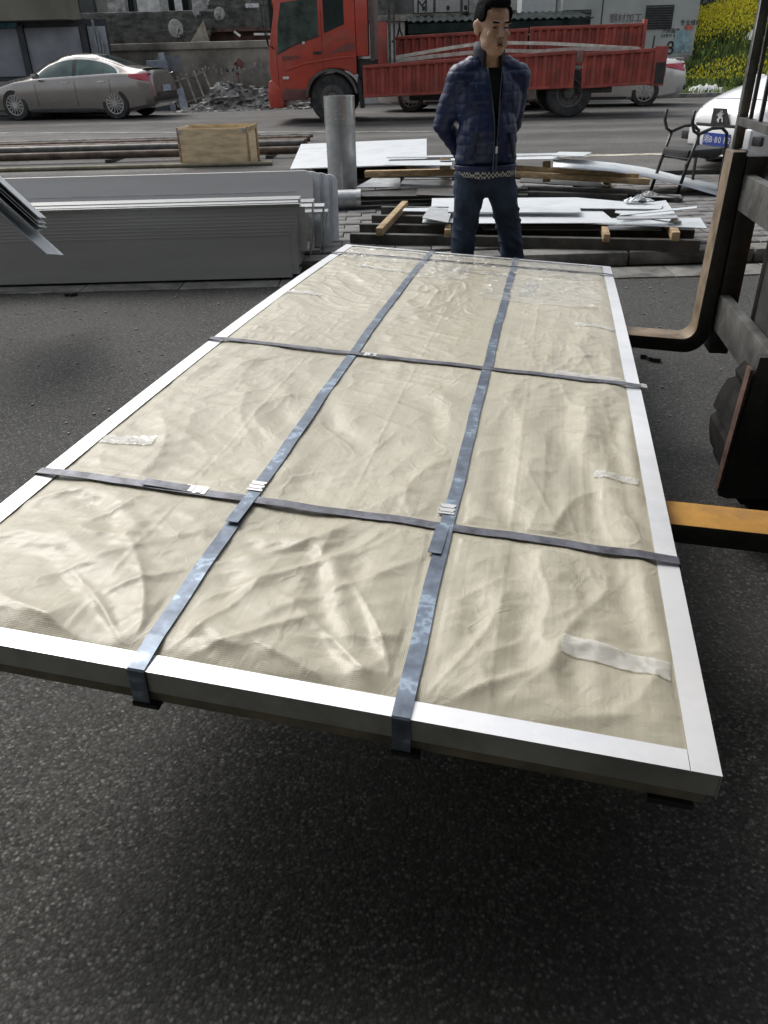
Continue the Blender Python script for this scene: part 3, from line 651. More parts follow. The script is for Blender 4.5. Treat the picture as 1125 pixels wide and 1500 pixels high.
# ================================================================ FORKLIFT
FK = thing('forklift', 'grimy black forklift with orange worn forks carrying the wrapped panel', 'forklift', (1.288, 3.05, 0), -.165)
def fork(y0, m, tip=-1.25, name_l=None):
    t = .055; z0 = .455; sl = .062; hx = .09
    prof = []
    def top(x): return z0 - sl * x
    prof += [(tip, top(tip) - .012), (tip, top(tip) - .002), (-.05, top(-.05))]
    for k in range(7):
        a = k / 6 * math.pi / 2; prof.append((-.05 + .05 * math.sin(a), top(-.05) + .05 - .05 * math.cos(a)))
    prof += [(0.012, 1.155), (.062, 1.155)]
    for k in range(9):
        a = k / 8 * math.pi / 2; prof.append((.055 - hx + hx * math.cos(a), top(0) - t + hx - hx * math.sin(a)))
    prof += [(-.3, top(-.3) - t), (tip + .3, top(tip) - .03)]
    o = MB().extr(prof, y0, y0 + .12).build('fork', m, FK, bevel=.004)
    o.data.materials.append(M_fkblack)          # second material: flank, rear and underside faces are black, picked by normal
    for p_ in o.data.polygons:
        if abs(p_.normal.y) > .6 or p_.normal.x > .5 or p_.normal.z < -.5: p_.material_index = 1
    return o
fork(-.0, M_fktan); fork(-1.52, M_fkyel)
# carriage bars behind the forks
for z0, z1, nm in ((.50, .64, 'carriage_bar'), (.955, 1.08, 'carriage_bar')):
    MB().bx(.066, .105, -1.72, .13, z0, z1).build(nm, M_fkgrey, FK, bevel=.004)
MB().bx(.066, .14, .0, .12, .40, 1.14).build('fork_hook', M_fkblack, FK, bevel=.004)
MB().bx(.066, .14, -1.52, -1.40, .40, 1.14).build('fork_hook', M_fkblack, FK, bevel=.004)
MB().bx(.106, .13, -1.2, -.35, .5, 1.08).build('carriage_plate', M_fkblack, FK, bevel=.003)
MB().bx(.14, .155, -1.5, .07, 1.27, 2.35).build('mast_guard_plate', M_fkblack, FK, bevel=.003)
br = MB().bx(.03, .062, .085, .12, 1.157, 1.95).bx(.03, .062, -1.72, -1.69, 1.10, 1.95).bx(.03, .062, -1.69, .085, 1.91, 1.95).bx(.03, .062, -1.69, .085, 1.235, 1.262)
bro = br.build('load_backrest', M_fkgrey, FK, bevel=.002)
for k in range(13):
    MB().bx(.04, .052, -.02 - k * .13, -.008 - k * .13, 1.263, 1.909).build('backrest_bar', M_fkgrey, bro)
for y in (-.18, -1.42):
    MB().bx(.16, .25, y - .035, y + .035, .12, 2.6).bx(.16, .18, y - .06, y + .06, .12, 2.6).build('mast_rail', M_fkblack, FK, bevel=.003)
for y in (-.32, -1.28):
    MB().bx(.27, .36, y - .03, y + .03, .12, 2.5).build('inner_mast_rail', M_fkgrey, FK, bevel=.003)
MB().bx(.18, .34, -1.25, -.35, 1.5, 1.62).bx(.18, .34, -1.25, -.35, .3, .42).bx(.18, .34, -1.25, -.35, 2.4, 2.5).build('mast_crossmember', M_fkblack, FK, bevel=.004)
for y in (-.55, -1.05):
    MB().cyl((.27, y, .3), (.27, y, 2.3), .04).build('lift_cylinder', M_fkgrey, FK, smooth='auto')
# mast foot plate with the rusty front edge
fp = MB().extr([(-.02, .17), (.01, .16), (.16, .17), (.42, .02), (.42, .66), (.01, .66)], -.80, -.765).build('mast_foot_plate', M_fkblack, FK, bevel=.003)
MB().beam((-.024, -.7825, .19), (-.006, -.7825, .62), .045, .008, up=(1, 0, 0)).build('rusty_edge', mat('rust_edge', (.12, .07, .055), .7, .2, var=.3, scale=20), fp)
MB().bx(.2, 1.0, -1.3, -.3, .1, .5).build('front_axle', M_fkblack, FK, bevel=.02)
M_ftyre = mat('forklift_tyre', (.02, .02, .019), .95, var=.3, scale=9, spec=.15)
def forkwheel(c, r, wd, n=14):
    mb = MB(); prof = []
    for k in range(n * 8):
        a = 2 * math.pi * k / (n * 8); rr2 = r if k % 8 < 7 else r - .018; prof.append((c[0] + rr2 * math.cos(a), c[2] + rr2 * math.sin(a)))
    mb.extr(prof, c[1] - wd / 2, c[1] + wd / 2); w_ = mb.build('wheel', M_ftyre, FK, smooth='auto'); w_.data.set_sharp_from_angle(angle=R(25))
    MB().lathe([(0, -wd / 2 - .004), (r * .5, -wd / 2 - .004), (r * .55, -wd / 2 + .02)], 20, 'Y', c).build('rim', M_orange, w_, smooth='auto'); return w_
forkwheel((.32, -.60, .33), .33, .24); forkwheel((.42, -1.45, .33), .33, .24); forkwheel((2.2, -.4, .27), .27, .18); forkwheel((2.2, -1.2, .27), .27, .18)
MB().extr([(.62, .3), (2.75, .3), (2.9, .6), (2.85, 1.15), (1.9, 1.2), (1.8, .95), (.75, .9), (.62, .7)], -1.4, -.2).build('chassis', M_orange, FK, bevel=.03)
MB().extr([(2.2, .28), (2.95, .3), (3.0, .9), (2.85, 1.2), (2.2, 1.2)], -1.45, -.15).build('counterweight', M_fkblack, FK, bevel=.05)
MB().bx(1.45, 1.95, -1.1, -.5, .96, 1.12).bx(1.85, 1.98, -1.1, -.5, 1.1, 1.55).build('driver_seat', M_plastic, FK, bevel=.03)
for y in (-1.33, -.27):
    MB().tube([(.75, y, .85), (.8, y, 1.4), (1.05, y, 2.15)], .03).build('guard_post', M_fkblack, FK, smooth=True)
    MB().tube([(2.5, y, 1.1), (2.4, y, 2.15)], .03).build('guard_post', M_fkblack, FK, smooth=True)
gd = MB()
for k in range(9): gd.bx(1.05 + k * .165, 1.09 + k * .165, -1.33, -.27, 2.15, 2.18)
gd.bx(1.0, 2.45, -1.36, -1.3, 2.14, 2.2).bx(1.0, 2.45, -.3, -.24, 2.14, 2.2); gd.build('overhead_guard', M_fkblack, FK)
MB().tube([(.75, -.8, .9), (1.05, -.8, 1.25)], .03).lathe([(.17, -.012), (.185, 0), (.17, .012), (.155, 0), (.17, -.012)], 24, 'X', (1.06, -.8, 1.28)).build('steering_wheel', M_plastic, FK, smooth=True)

# ================================================================ STACKS OF STEEL AT THE LEFT
M_chan_edge = M_gloss_steel
M_face = mat('dull_stainless', (.52, .515, .5), .42, .4, var=.06, scale=2, stretch=(.2, 3, 3))
def channel(i, y0, z0, x1, hw):
    x0 = -5.6; mb = MB(); t = .004
    lip = .03 if i == 9 else .0045
    prof = [(y0, z0 + hw), (y0 - lip, z0 + hw), (y0 - lip, z0 + hw + t), (y0 + t, z0 + hw + t), (y0 + t, z0 + t), (y0 + .34, z0 + t), (y0 + .34, z0 + hw * .7), (y0 + .34 + t, z0 + hw * .7), (y0 + .34 + t, z0), (y0, z0)]
    n = len(prof); vs = [(x0, a, b) for a, b in prof] + [(x1, a, b) for a, b in prof]
    mb.add(vs, [tuple(range(n)), tuple(range(2 * n - 1, n - 1, -1))] + [(k, k + n, (k + 1) % n + n, (k + 1) % n) for k in range(n)])
    return mb
ORD = ['first', 'second', 'third', 'fourth', 'fifth', 'sixth', 'seventh', 'eighth', 'ninth', 'tenth']
lab = ['lowest folded steel channel of the long stack left of the wrapped panel', 'topmost folded steel channel with bright lip on the long stack']
for i in range(10):
    o = channel(i, 6.05 + .0045 * i, .03 + .0235 * i, -.66 + random.uniform(-.03, .05) + .012 * i, .315).build('steel_channel', M_face if i < 9 else M_gloss_steel)
    tag(o, lab[0] if i == 0 else lab[1] if i == 9 else ORD[9 - i] + ' folded steel channel counted down from the bright top lip of the long stack', 'steel channel', 'nested steel channels left of the panel')
# angled offcuts at the right end of the stack
for i, (dx, z, y) in enumerate([(.04, .57, 6.22), (.13, .52, 6.4), (.2, .46, 6.56), (.22, .40, 6.66)]):
    mb = MB(); x = -.62 + dx
    mb.extr([(-3.2, z), (x, z), (x + .004, z - .004), (x - .05, .1), (x - .056, .1), (x - .008, z - .008), (-3.2, z - .008)], y, y + .16)
    tag(mb.build('folded_plate', M_gloss_steel if i < 2 else M_steel), ['bright folded plate right behind the long channel stack', 'second folded plate with a bright bent end by the channels', 'third folded plate in the stepped ends by the channels', 'lowest folded plate of the stepped ends by the channels'][i], 'steel plate', 'folded plates behind the channels')
# tall rounded trays standing behind
for i in range(6):
    x1 = -.33 - .035 * (5 - i) + (0 if i % 2 else -.02); y = 6.72 + .05 * i; z1 = .67 - .012 * i; r = .07; x0 = -6.2
    poly = [(x0, .1), (x0, z1)] + [(x1 - r + r * math.sin(a), z1 - r + r * math.cos(a)) for a in np.linspace(0, math.pi / 2, 7)] + [(x1, .1)]
    mb = MB().extr(poly, y, y + .006)
    mb.v = [(v[0], v[1] + (v[2] - .1) * .55, v[2]) for v in mb.v]
    n = len(poly); edge = poly[1:]; Ys = lambda q, z_: q + (z_ - .1) * .55
    for a, b in zip(edge[:-1], edge[1:]):
        mb.add([(a[0], Ys(y, a[1]), a[1]), (b[0], Ys(y, b[1]), b[1]), (b[0], Ys(y + .04, b[1]), b[1]), (a[0], Ys(y + .04, a[1]), a[1])], [(0, 1, 2, 3)])
    o = mb.build('steel_tray', M_steel if i else M_face)
    tag(o, ['front rounded corner steel tray standing on edge behind the channels', 'steel tray on edge, second behind the front one', 'steel tray on edge, third behind the front one', 'steel tray on edge, fourth behind the front one', 'steel tray on edge, fifth behind the front one', 'rearmost steel tray on edge next to the upright duct'][i], 'steel tray', 'rounded trays on edge behind the channels')
    if i == 0:
        MB().extr([(x0, .44), (x1 - .12, .44), (x1 - .12, .455), (x0, .455)], y - .004, y + .001, fn=lambda v: (v[0], v[1] + (v[2] - .1) * .55, v[2])).build('pressed_rib', M_steel, o)
        MB().extr([(x0, .52), (x1 - .14, .52), (x1 - .14, .526), (x0, .526)], y - .003, y + .001, fn=lambda v: (v[0], v[1] + (v[2] - .1) * .55, v[2])).build('pressed_rib', M_steel, o)
# tilted sheets poking in from the left
for i, (px, py, Y0, big) in enumerate([(57, 318, 4.5, 0), (57, 326, 4.5, 0), (58, 332, 4.5, 0), (56, 340, 4.5, 1), (69, 372, 4.45, 2)]):
    A = Yp(px, py, Y0); d1 = Vector((-.66, 0, .75)) if big < 2 else Vector((-.67, 0, .74)); B = A + d1 * 1.1; vd = (A - _o).normalized(); d2 = Vector((vd.x * .85, vd.y, vd.z * (.8 if big else 1.05)))
    if big == 2: d2 = Vector((-.25, .93, -.2))
    o = MB().slab([A, B, B + d2 * .8, A + d2 * .8], .005).build('steel_sheet', M_sheet)
    tag(o, ['uppermost tilted steel sheet poking in beside the channel stack', 'second tilted steel sheet under the uppermost one by the channels', 'third tilted steel sheet in the bundle by the channels', 'fourth tilted steel sheet with grey underside by the channels', 'lowest tilted steel sheet with a wide bright edge by the channels'][i], 'steel sheet', 'tilted sheets at the left edge')
tr = thing('sheet_trestle', 'dark steel trestle holding the tilted sheets beside the channels', 'trestle', (-3.2, 4.7, 0))
MB().beam((-3.3, 4.6, 0), (-2.75, 4.6, 1.32), .06, .06).beam((-3.3, 5.2, 0), (-2.75, 5.2, 1.28), .06, .06).build('leg', M_dark, tr, world=True)
MB().beam((-2.75, 4.5, 1.3), (-2.75, 5.3, 1.26), .06, .06).build('rail', M_dark, tr, world=True)
# pipes on the ground behind
M_dpipe = mat('dull_grey_pipe', (.2, .2, .19), .7, .1, var=.2, dirt=((.1, .08, .06), 3, .7))
pn = [(16.1, .04, M_dpipe, 'thin grey steel pipe lying nearest the road edge'), (15.3, .055, M_rust, 'brown steel pipe lying behind the plywood crate'), (14.6, .06, M_rust, 'dark brown pipe lying just behind the crate'), (13.95, .075, M_dark, 'thick blackened pipe lying beside the crate'), (13.3, .055, M_rust, 'slim brown pipe lying in front of the dark pipe'), (12.3, .028, mat('yellowish_bar', (.26, .235, .16), .7, .1), 'thin yellowish bar lying behind the rounded trays'), (11.0, .022, M_steel, 'shiny round bar lying directly behind the rounded trays')]
for y, r, m_, lb in pn:
    xe = -1.15 if y > 12.5 else -1.5 if y > 11 else -.55
    o = MB().pipe((-11.5, y + random.uniform(-.1, .1), (.2 if y > 13 else .152) + r), (xe, y, (.2 if y > 13 else .152) + r), r, r * .8, 20).build('steel_pipe', m_, smooth='auto')
    tag(o, lb, 'steel pipe', 'pipes lying along the pavement')
for i, x in enumerate((-7.5, -4.2, -1.7)):
    tag(MB().bx(x, x + .1, 13.15, 16.2, .15, .2).build('timber_bearer', M_dark), ['leftmost dark bearer under the long pipes', 'middle dark bearer under the long pipes', 'timber bearer under the pipes next to the crate'][i], 'timber', 'bearers under the pipes')

# ================================================================ PLYWOOD CRATE
cr = thing('wooden_crate', 'open topped plywood crate with pine corner boards standing on the pavement', 'crate', (-2.31, 12.7, .15), R(-4))
w_, d_, h_ = .98, .72, .50
def cpan(pts, t, nm, m_): return MB().slab(pts, t).build(nm, m_, cr)
for s_ in (-1, 1):
    MB().bx(-w_ / 2 + .01, w_ / 2 - .01, s_ * d_ / 2 - .008, s_ * d_ / 2 + .008, 0.0, h_).build('side_panel', M_ply, cr)
    MB().bx(s_ * w_ / 2 - .008, s_ * w_ / 2 + .008, -d_ / 2 + .012, d_ / 2 - .012, 0.0, h_).build('end_panel', M_ply, cr)
    for e in (-1, 1):
        MB().bx(s_ * (w_ / 2 + .018) - .01, s_ * (w_ / 2 + .018) + .01, e * (d_ / 2 - .04) - .04, e * (d_ / 2 - .04) + .04, 0, h_ + .02).build('corner_board', M_wood, cr, bevel=.003)
    MB().bx(s_ * (w_ / 2 + .018) - .01, s_ * (w_ / 2 + .018) + .01, -d_ / 2 + .08, d_ / 2 - .08, h_ - .05, h_ + .01).build('top_rail', M_wood, cr, bevel=.003)
    MB().bx(-w_ / 2, w_ / 2, s_ * (d_ / 2 + .018) - .01, s_ * (d_ / 2 + .018) + .01, h_ - .05, h_ + .01).build('top_rail', M_wood, cr, bevel=.003) if s_ > 0 else None
    MB().bx(-w_ / 2 - .005, -w_ / 2 + .05, -d_ / 2 - .014, -d_ / 2 - .009, h_ - .06, h_ + .0).bx(w_ / 2 - .05, w_ / 2 + .005, -d_ / 2 - .014, -d_ / 2 - .009, h_ - .06, h_).build('corner_bracket', M_steel, cr) if s_ < 0 else None
MB().bx(-w_ / 2, w_ / 2, -d_ / 2, d_ / 2, -.02, 0).build('floor_board', M_ply, cr)

# ================================================================ DUCT PIPES
dp = MB().pipe((-.37, 9.45, .1), (-.37, 9.45, 1.12), .163, .158, 40).build('upright_duct', M_steel, smooth='auto')
tag(dp, 'upright galvanised round duct standing on the pavement before the truck', 'duct')
MB().pipe((-.37, 9.45, .86), (-.37, 9.45, 1.13), .169, .164, 40).build('collar', M_gloss_steel, dp, smooth='auto')
MB().bx(-.375, -.365, 9.283, 9.286, .12, .85).build('seam', M_gloss_steel, dp)
lp = MB().pipe((-.62, 8.6, .2), (-.17, 8.6, .2), .1, .094, 32).build('lying_duct', M_steel, smooth='auto')
tag(lp, 'short round duct lying in front of the upright duct', 'duct')
MB().pipe((-.2, 8.6, .2), (-.155, 8.6, .2), .106, .101, 32).build('collar', M_gloss_steel, lp, smooth='auto')

# ================================================================ SCRAP SHEETS AND TIMBER ON THE PAVEMENT
def sheet(name, pts, t, m_, label, cat='metal sheet', group='loose metal sheets on the pavement'):
    o = MB().slab(pts, t).build(name, m_, bevel=0); return tag(o, label, cat, group)
sheet('metal_sheet', [Z(425, 247, .33), Z(441, 211, .36), Z(625, 203, .38), Z(625, 240, .35)], .012, M_sheetw, 'big white sheet lying behind the upright duct')
for x in (-.9, .4): tag(MB().bx(x, x + .1, 10.7, 12.9, .15, .32).build('timber_bearer', M_wood), 'timber bearer under the %s end of the big white sheet' % ('crate side' if x < 0 else 'man side'), 'timber')
def bar(name, p0, p1, w, h, m_, label, cat, group=None, bev=.003):
    return tag(MB().beam(p0, p1, w, h).build(name, m_, bevel=bev), label, cat, group)
# lower stack: dark channels, timber, sheets
def chan(p0, p1, lb):
    p0, p1 = Vector(p0), Vector(p1); d = (p1 - p0).normalized(); sd_ = Vector((d.y, -d.x, 0)); mb = MB()
    mb.beam(p0 + sd_ * .035, p1 + sd_ * .035, .006, .085); mb.beam(p0 + Vector((0, 0, .0425)), p1 + Vector((0, 0, .0425)), .064, .006); mb.beam(p0 - Vector((0, 0, .0425)), p1 - Vector((0, 0, .0425)), .064, .006)
    return tag(mb.build('steel_beam', M_dark), lb, 'steel beam', 'dark channel beams of the lower pile')
chan(K(76, 343, .145), K(952, 361, .145), 'nearest dark channel beam along the pavement kerb')
chan(K(100, 318, .145), K(938, 334, .145), 'second dark channel beam from the kerb')
chan(K(130, 296, .145), K(900, 306, .145), 'third dark channel beam from the kerb')
chan(K(153, 274, .145), K(860, 280, .145), 'rearmost dark channel beam of the lower pile')
wl = 'pine bearers across the dark channel beams'
bar('timber_batten', K(212, 256, .25), K(147, 326, .22), .06, .06, M_wood, 'slanted pine batten at the left end of the lower pile', 'timber', wl)
bar('timber_batten', K(325, 262, .22), K(319, 330, .22), .05, .06, M_wood, 'pine batten whose end shows just left of the man', 'timber', wl)
bar('timber_batten', K(700, 268, .22), K(719, 342, .22), .05, .06, M_wood, 'pine batten whose end shows to the right of the man', 'timber', wl)
bar('timber_batten', K(860, 270, .22), K(893, 338, .23), .06, .065, M_wood, 'pine batten at the right end of the lower pile', 'timber', wl)
ls = [
 ([(255, 302), (262, 272), (620, 266), (740, 304)], .262, M_sheet, 'wide grey sheet at the bottom of the lower pile'),
 ([(380, 304), (384, 282), (700, 266), (745, 303)], .272, M_sheetw, 'pale rectangular sheet in the middle of the lower pile'),
 ([(640, 303), (640, 292), (955, 290), (972, 316)], .265, M_sheet, 'pale sheet reaching out at the right of the lower pile'),
 ([(740, 277), (745, 262), (868, 246), (908, 303)], .28, M_sheetw, 'sheet with a torn corner at the right of the lower pile'),
 ([(278, 262), (280, 241), (645, 239), (862, 258), (855, 268)], .295, M_sheetw, 'long blue white sheet on top of the lower pile'),
 ([(320, 275), (322, 262), (652, 264), (655, 277)], .31, M_sheet, 'small oblong sheet on top of the lower pile'),
 ([(255, 290), (275, 262), (330, 270), (320, 302)], .30, M_steel, 'crumpled small sheet at the left of the lower pile'),
 ([(205, 273), (210, 266), (335, 264), (330, 275)], .285, M_sheet, 'narrow strip sheet left of the crumpled one'),
 ([(750, 284), (755, 279), (946, 261), (946, 266)], .315, M_sheetw, 'thin slanted strip pointing right off the lower pile'),
 ([(745, 293), (745, 287), (880, 284), (900, 291)], .32, M_steel, 'thin strip lying below the slanted strip'),
 ([(410, 319), (400, 311), (850, 309), (858, 321)], .2, M_steel, 'long narrow strip between the dark channel beams'),
]
for pts, h, m_, lb in ls: sheet('metal_sheet', [K(a, b, h + (.0 if i % 2 else .003)) for i, (a, b) in enumerate(pts)], .006, m_, lb)
# crumpled plastic scraps
def scrap(c, r, lb, m_):
    me = MB(); n = 9; G = []
    for j in range(n):
        row = []
        for i in range(n):
            x = (i / (n - 1) - .5) * 2 * r; y = (j / (n - 1) - .5) * r; row.append((c.x + x, c.y + y, c.z + random.uniform(0, .06) * (1 - abs(i / 4 - 1) * .7)))
        G.append(row)
    o = me.grid(G).build('plastic_scrap', m_); md = o.modifiers.new('s', 'SOLIDIFY'); md.thickness = .002; return tag(o, lb, 'plastic scrap', 'torn plastic scraps on the piles')
scrap(K(825, 236, .27), .09, 'torn clear plastic at the right of the upper pile', M_plasticw)
scrap(K(890, 305, .27), .05, 'torn plastic tied on the rightmost batten', M_plasticw)
scrap(K(800, 250, .31), .12, 'crumpled film on the long blue white sheet', M_sheetw)
# upper stack
gb = 'timbers of the upper pile'
bar('timber_beam', K(112, 180, .3), K(480, 172, .34), .09, .07, M_wood, 'long pine beam left of the man in the upper pile', 'timber', gb)
bar('timber_beam', K(490, 180, .34), K(828, 200, .28), .07, .06, M_wood, 'pine beam right of the man sloping down', 'timber', gb)
bar('timber_beam', K(420, 160, .40), K(800, 186, .33), .05, .05, M_wood, 'thin dark pine beam above the sloping beam', 'timber', gb)
bar('timber_block', K(313, 168, .33), K(313, 152, .46), .12, .1, M_wood, 'pine block under the top sheets left of the man', 'timber', gb)
bar('timber_block', K(568, 200, .24), K(568, 148, .45), .06, .07, M_wood, 'upright pine block right of the man', 'timber', gb)
bar('timber_block', K(725, 206, .13), K(718, 196, .26), .06, .07, M_wood, 'short pine block under the sloping beam', 'timber', gb)
us = [
 ([(165, 139), (168, 136), (676, 125), (680, 131)], .50, M_sheet, 'thin long sheet on the very top of the upper pile'),
 ([(160, 158), (175, 141), (330, 141), (330, 158)], .47, M_sheetw, 'bright sheet face below the top sheet by the duct'),
 ([(300, 146), (300, 138), (600, 136), (600, 142)], .485, M_sheetw, 'bright sheet passing behind the man on the upper pile'),
 ([(580, 133), (600, 124), (682, 125), (660, 135)], .52, M_sheetw, 'short bright sheet at the right tip of the upper pile'),
 ([(88, 213), (130, 190), (200, 190), (200, 212)], .27, M_steel, 'bent steel offcut at the left of the upper pile'),
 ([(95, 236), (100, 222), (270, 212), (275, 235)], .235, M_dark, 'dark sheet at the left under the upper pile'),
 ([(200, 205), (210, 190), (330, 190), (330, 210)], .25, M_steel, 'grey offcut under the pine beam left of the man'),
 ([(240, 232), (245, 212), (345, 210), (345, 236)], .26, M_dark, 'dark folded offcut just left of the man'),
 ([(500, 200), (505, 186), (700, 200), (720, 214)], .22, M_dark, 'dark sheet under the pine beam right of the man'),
 ([(790, 236), (795, 230), (905, 232), (910, 240)], .16, M_steel, 'narrow bright strip at the right foot of the upper pile'),
]
for pts, h, m_, lb in us: sheet('metal_sheet', [K(a, b, h + (.0 if i % 2 else .004)) for i, (a, b) in enumerate(pts)], .007, m_, lb)
for k in range(9):
    dx = random.uniform(-4, 6)
    sheet('steel_strip', [K(95 + dx, 272 - k * 4, .112 + k * .013), K(100 + dx, 262 - k * 4, .112 + k * .013), K(275 + dx, 250 - k * 3.6, .112 + k * .013), K(340 + dx, 262 - k * 3.6, .112 + k * .013)], .009, M_dark if k % 3 else M_steel, ORD[k] + ' flat strip from the bottom of the layered pile beside the lying duct', 'steel strip', 'layered strips beside the lying duct')
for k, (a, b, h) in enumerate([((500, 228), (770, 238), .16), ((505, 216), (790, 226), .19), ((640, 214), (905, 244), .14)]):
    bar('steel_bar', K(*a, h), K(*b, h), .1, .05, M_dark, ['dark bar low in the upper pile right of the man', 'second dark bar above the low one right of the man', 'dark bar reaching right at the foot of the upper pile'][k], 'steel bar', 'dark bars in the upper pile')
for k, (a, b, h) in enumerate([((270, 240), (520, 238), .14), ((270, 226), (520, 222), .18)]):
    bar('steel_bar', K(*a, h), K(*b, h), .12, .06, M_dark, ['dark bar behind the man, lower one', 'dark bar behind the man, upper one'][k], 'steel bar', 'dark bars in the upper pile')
# long bowed sheet drooping to the right
tp = [(585, 140), (660, 145), (740, 152), (820, 164), (900, 184), (1002, 208)]; bt = [(585, 162), (660, 166), (740, 174), (820, 187), (910, 208), (998, 234)]; hz = [.46, .44, .39, .31, .22, .12]
G = [[K(*q, h) for q, h in zip(tp, hz)], [K(*q, h) for q, h in zip(bt, hz)]]
o = MB().grid(G).build('metal_sheet', M_sheet, smooth=True); md = o.modifiers.new('s', 'SOLIDIFY'); md.thickness = .006
tag(o, 'long bowed sheet drooping off the upper pile towards the chair', 'metal sheet', 'loose metal sheets on the pavement')
sheet('metal_sheet', [Z(1088, 372, .02), Z(1092, 312, .1), Z(1145, 330, .1), Z(1145, 375, .02)], .006, M_sheet, 'sheet lying on the ground behind the forklift carriage')
# little rubber scraps on the asphalt
for (a, b, lb) in (((938, 521), (968, 527), 'bent black rubber scrap on the asphalt beside the far fork'), ((95, 432), (112, 430), 'black rubber scrap on the asphalt before the channel stack')):
    p, q = Z(*a, .012), Z(*b, .012); m1 = p.lerp(q, .4) + Vector((0, .02, 0)); m2 = p.lerp(q, .5) + Vector((0, -.02, 0))
    tag(MB().beam(p, m1, .03, .022).beam(m1, m2, .03, .02).beam(m2, q, .035, .022).build('rubber_scrap', M_black), lb, 'rubber scrap', 'rubber scraps on the asphalt')
stones = MB()
for _ in range(500):
    x, y = random.uniform(-3, 3), random.uniform(3.2, 6.2); s_ = random.uniform(.003, .008)
    stones.box((x, y, s_ * .4), (s_ * 2, s_ * 1.6, s_), Matrix.Rotation(random.uniform(0, 3), 3, 'Z'))
stuff(stones.build('loose_grit', M_conc))

# ================================================================ CHAIR FRAMES
def chair(loc, rz, label):
    c = thing('broken_chair', label, 'chair', loc, rz, 'old chairs on the pavement'); c.scale = (1.1, 1.1, 1.1)
    r = .016
    for s_ in (-1, 1):
        y = s_ * .2
        MB().tube([(-.14, y, .76), (-.145, y, .66), (-.11, y, .585), (-.05, y, .555), (.1, y, .6), (.22, y, .6), (.29, y, .55), (.31, y, .42), (.32, y, .0)], r).build('frame_tube', M_chair, c, smooth=True)
        MB().tube([(-.04, y, .56), (-.12, y, .30), (-.2, y, .0)], r).build('leg', M_chair, c, smooth=True)
        MB().tube([(-.02, y * .8, .36), (.16, y * .8, .33), (.3, y * .8, .33)], .01).build('seat_rail', M_chair, c, smooth=True)
    MB().tube([(.3, -.2, .33), (.3, .2, .33)], .01).tube([(-.1, -.2, .33), (-.1, .2, .33)], .01).build('cross_tube', M_chair, c, smooth=True)
    MB().tube([(-.01, -.05, .28), (-.01, -.05, .2)], .014).build('stub', M_chair, c)
    MB().bx(-.13, .29, -.19, .19, .345, .42).build('seat', M_plastic, c, bevel=.02)
    return c
M_chair = mat('worn_tube', (.06, .06, .058), .35, .7, var=.3, scale=15)
chair((3.4, 9.2, .09), R(20), 'old chair frame with black seat and no backrest in front of white car')
chair((4.95, 9.3, .09), R(10), 'second old chair frame half hidden behind the forklift mast')

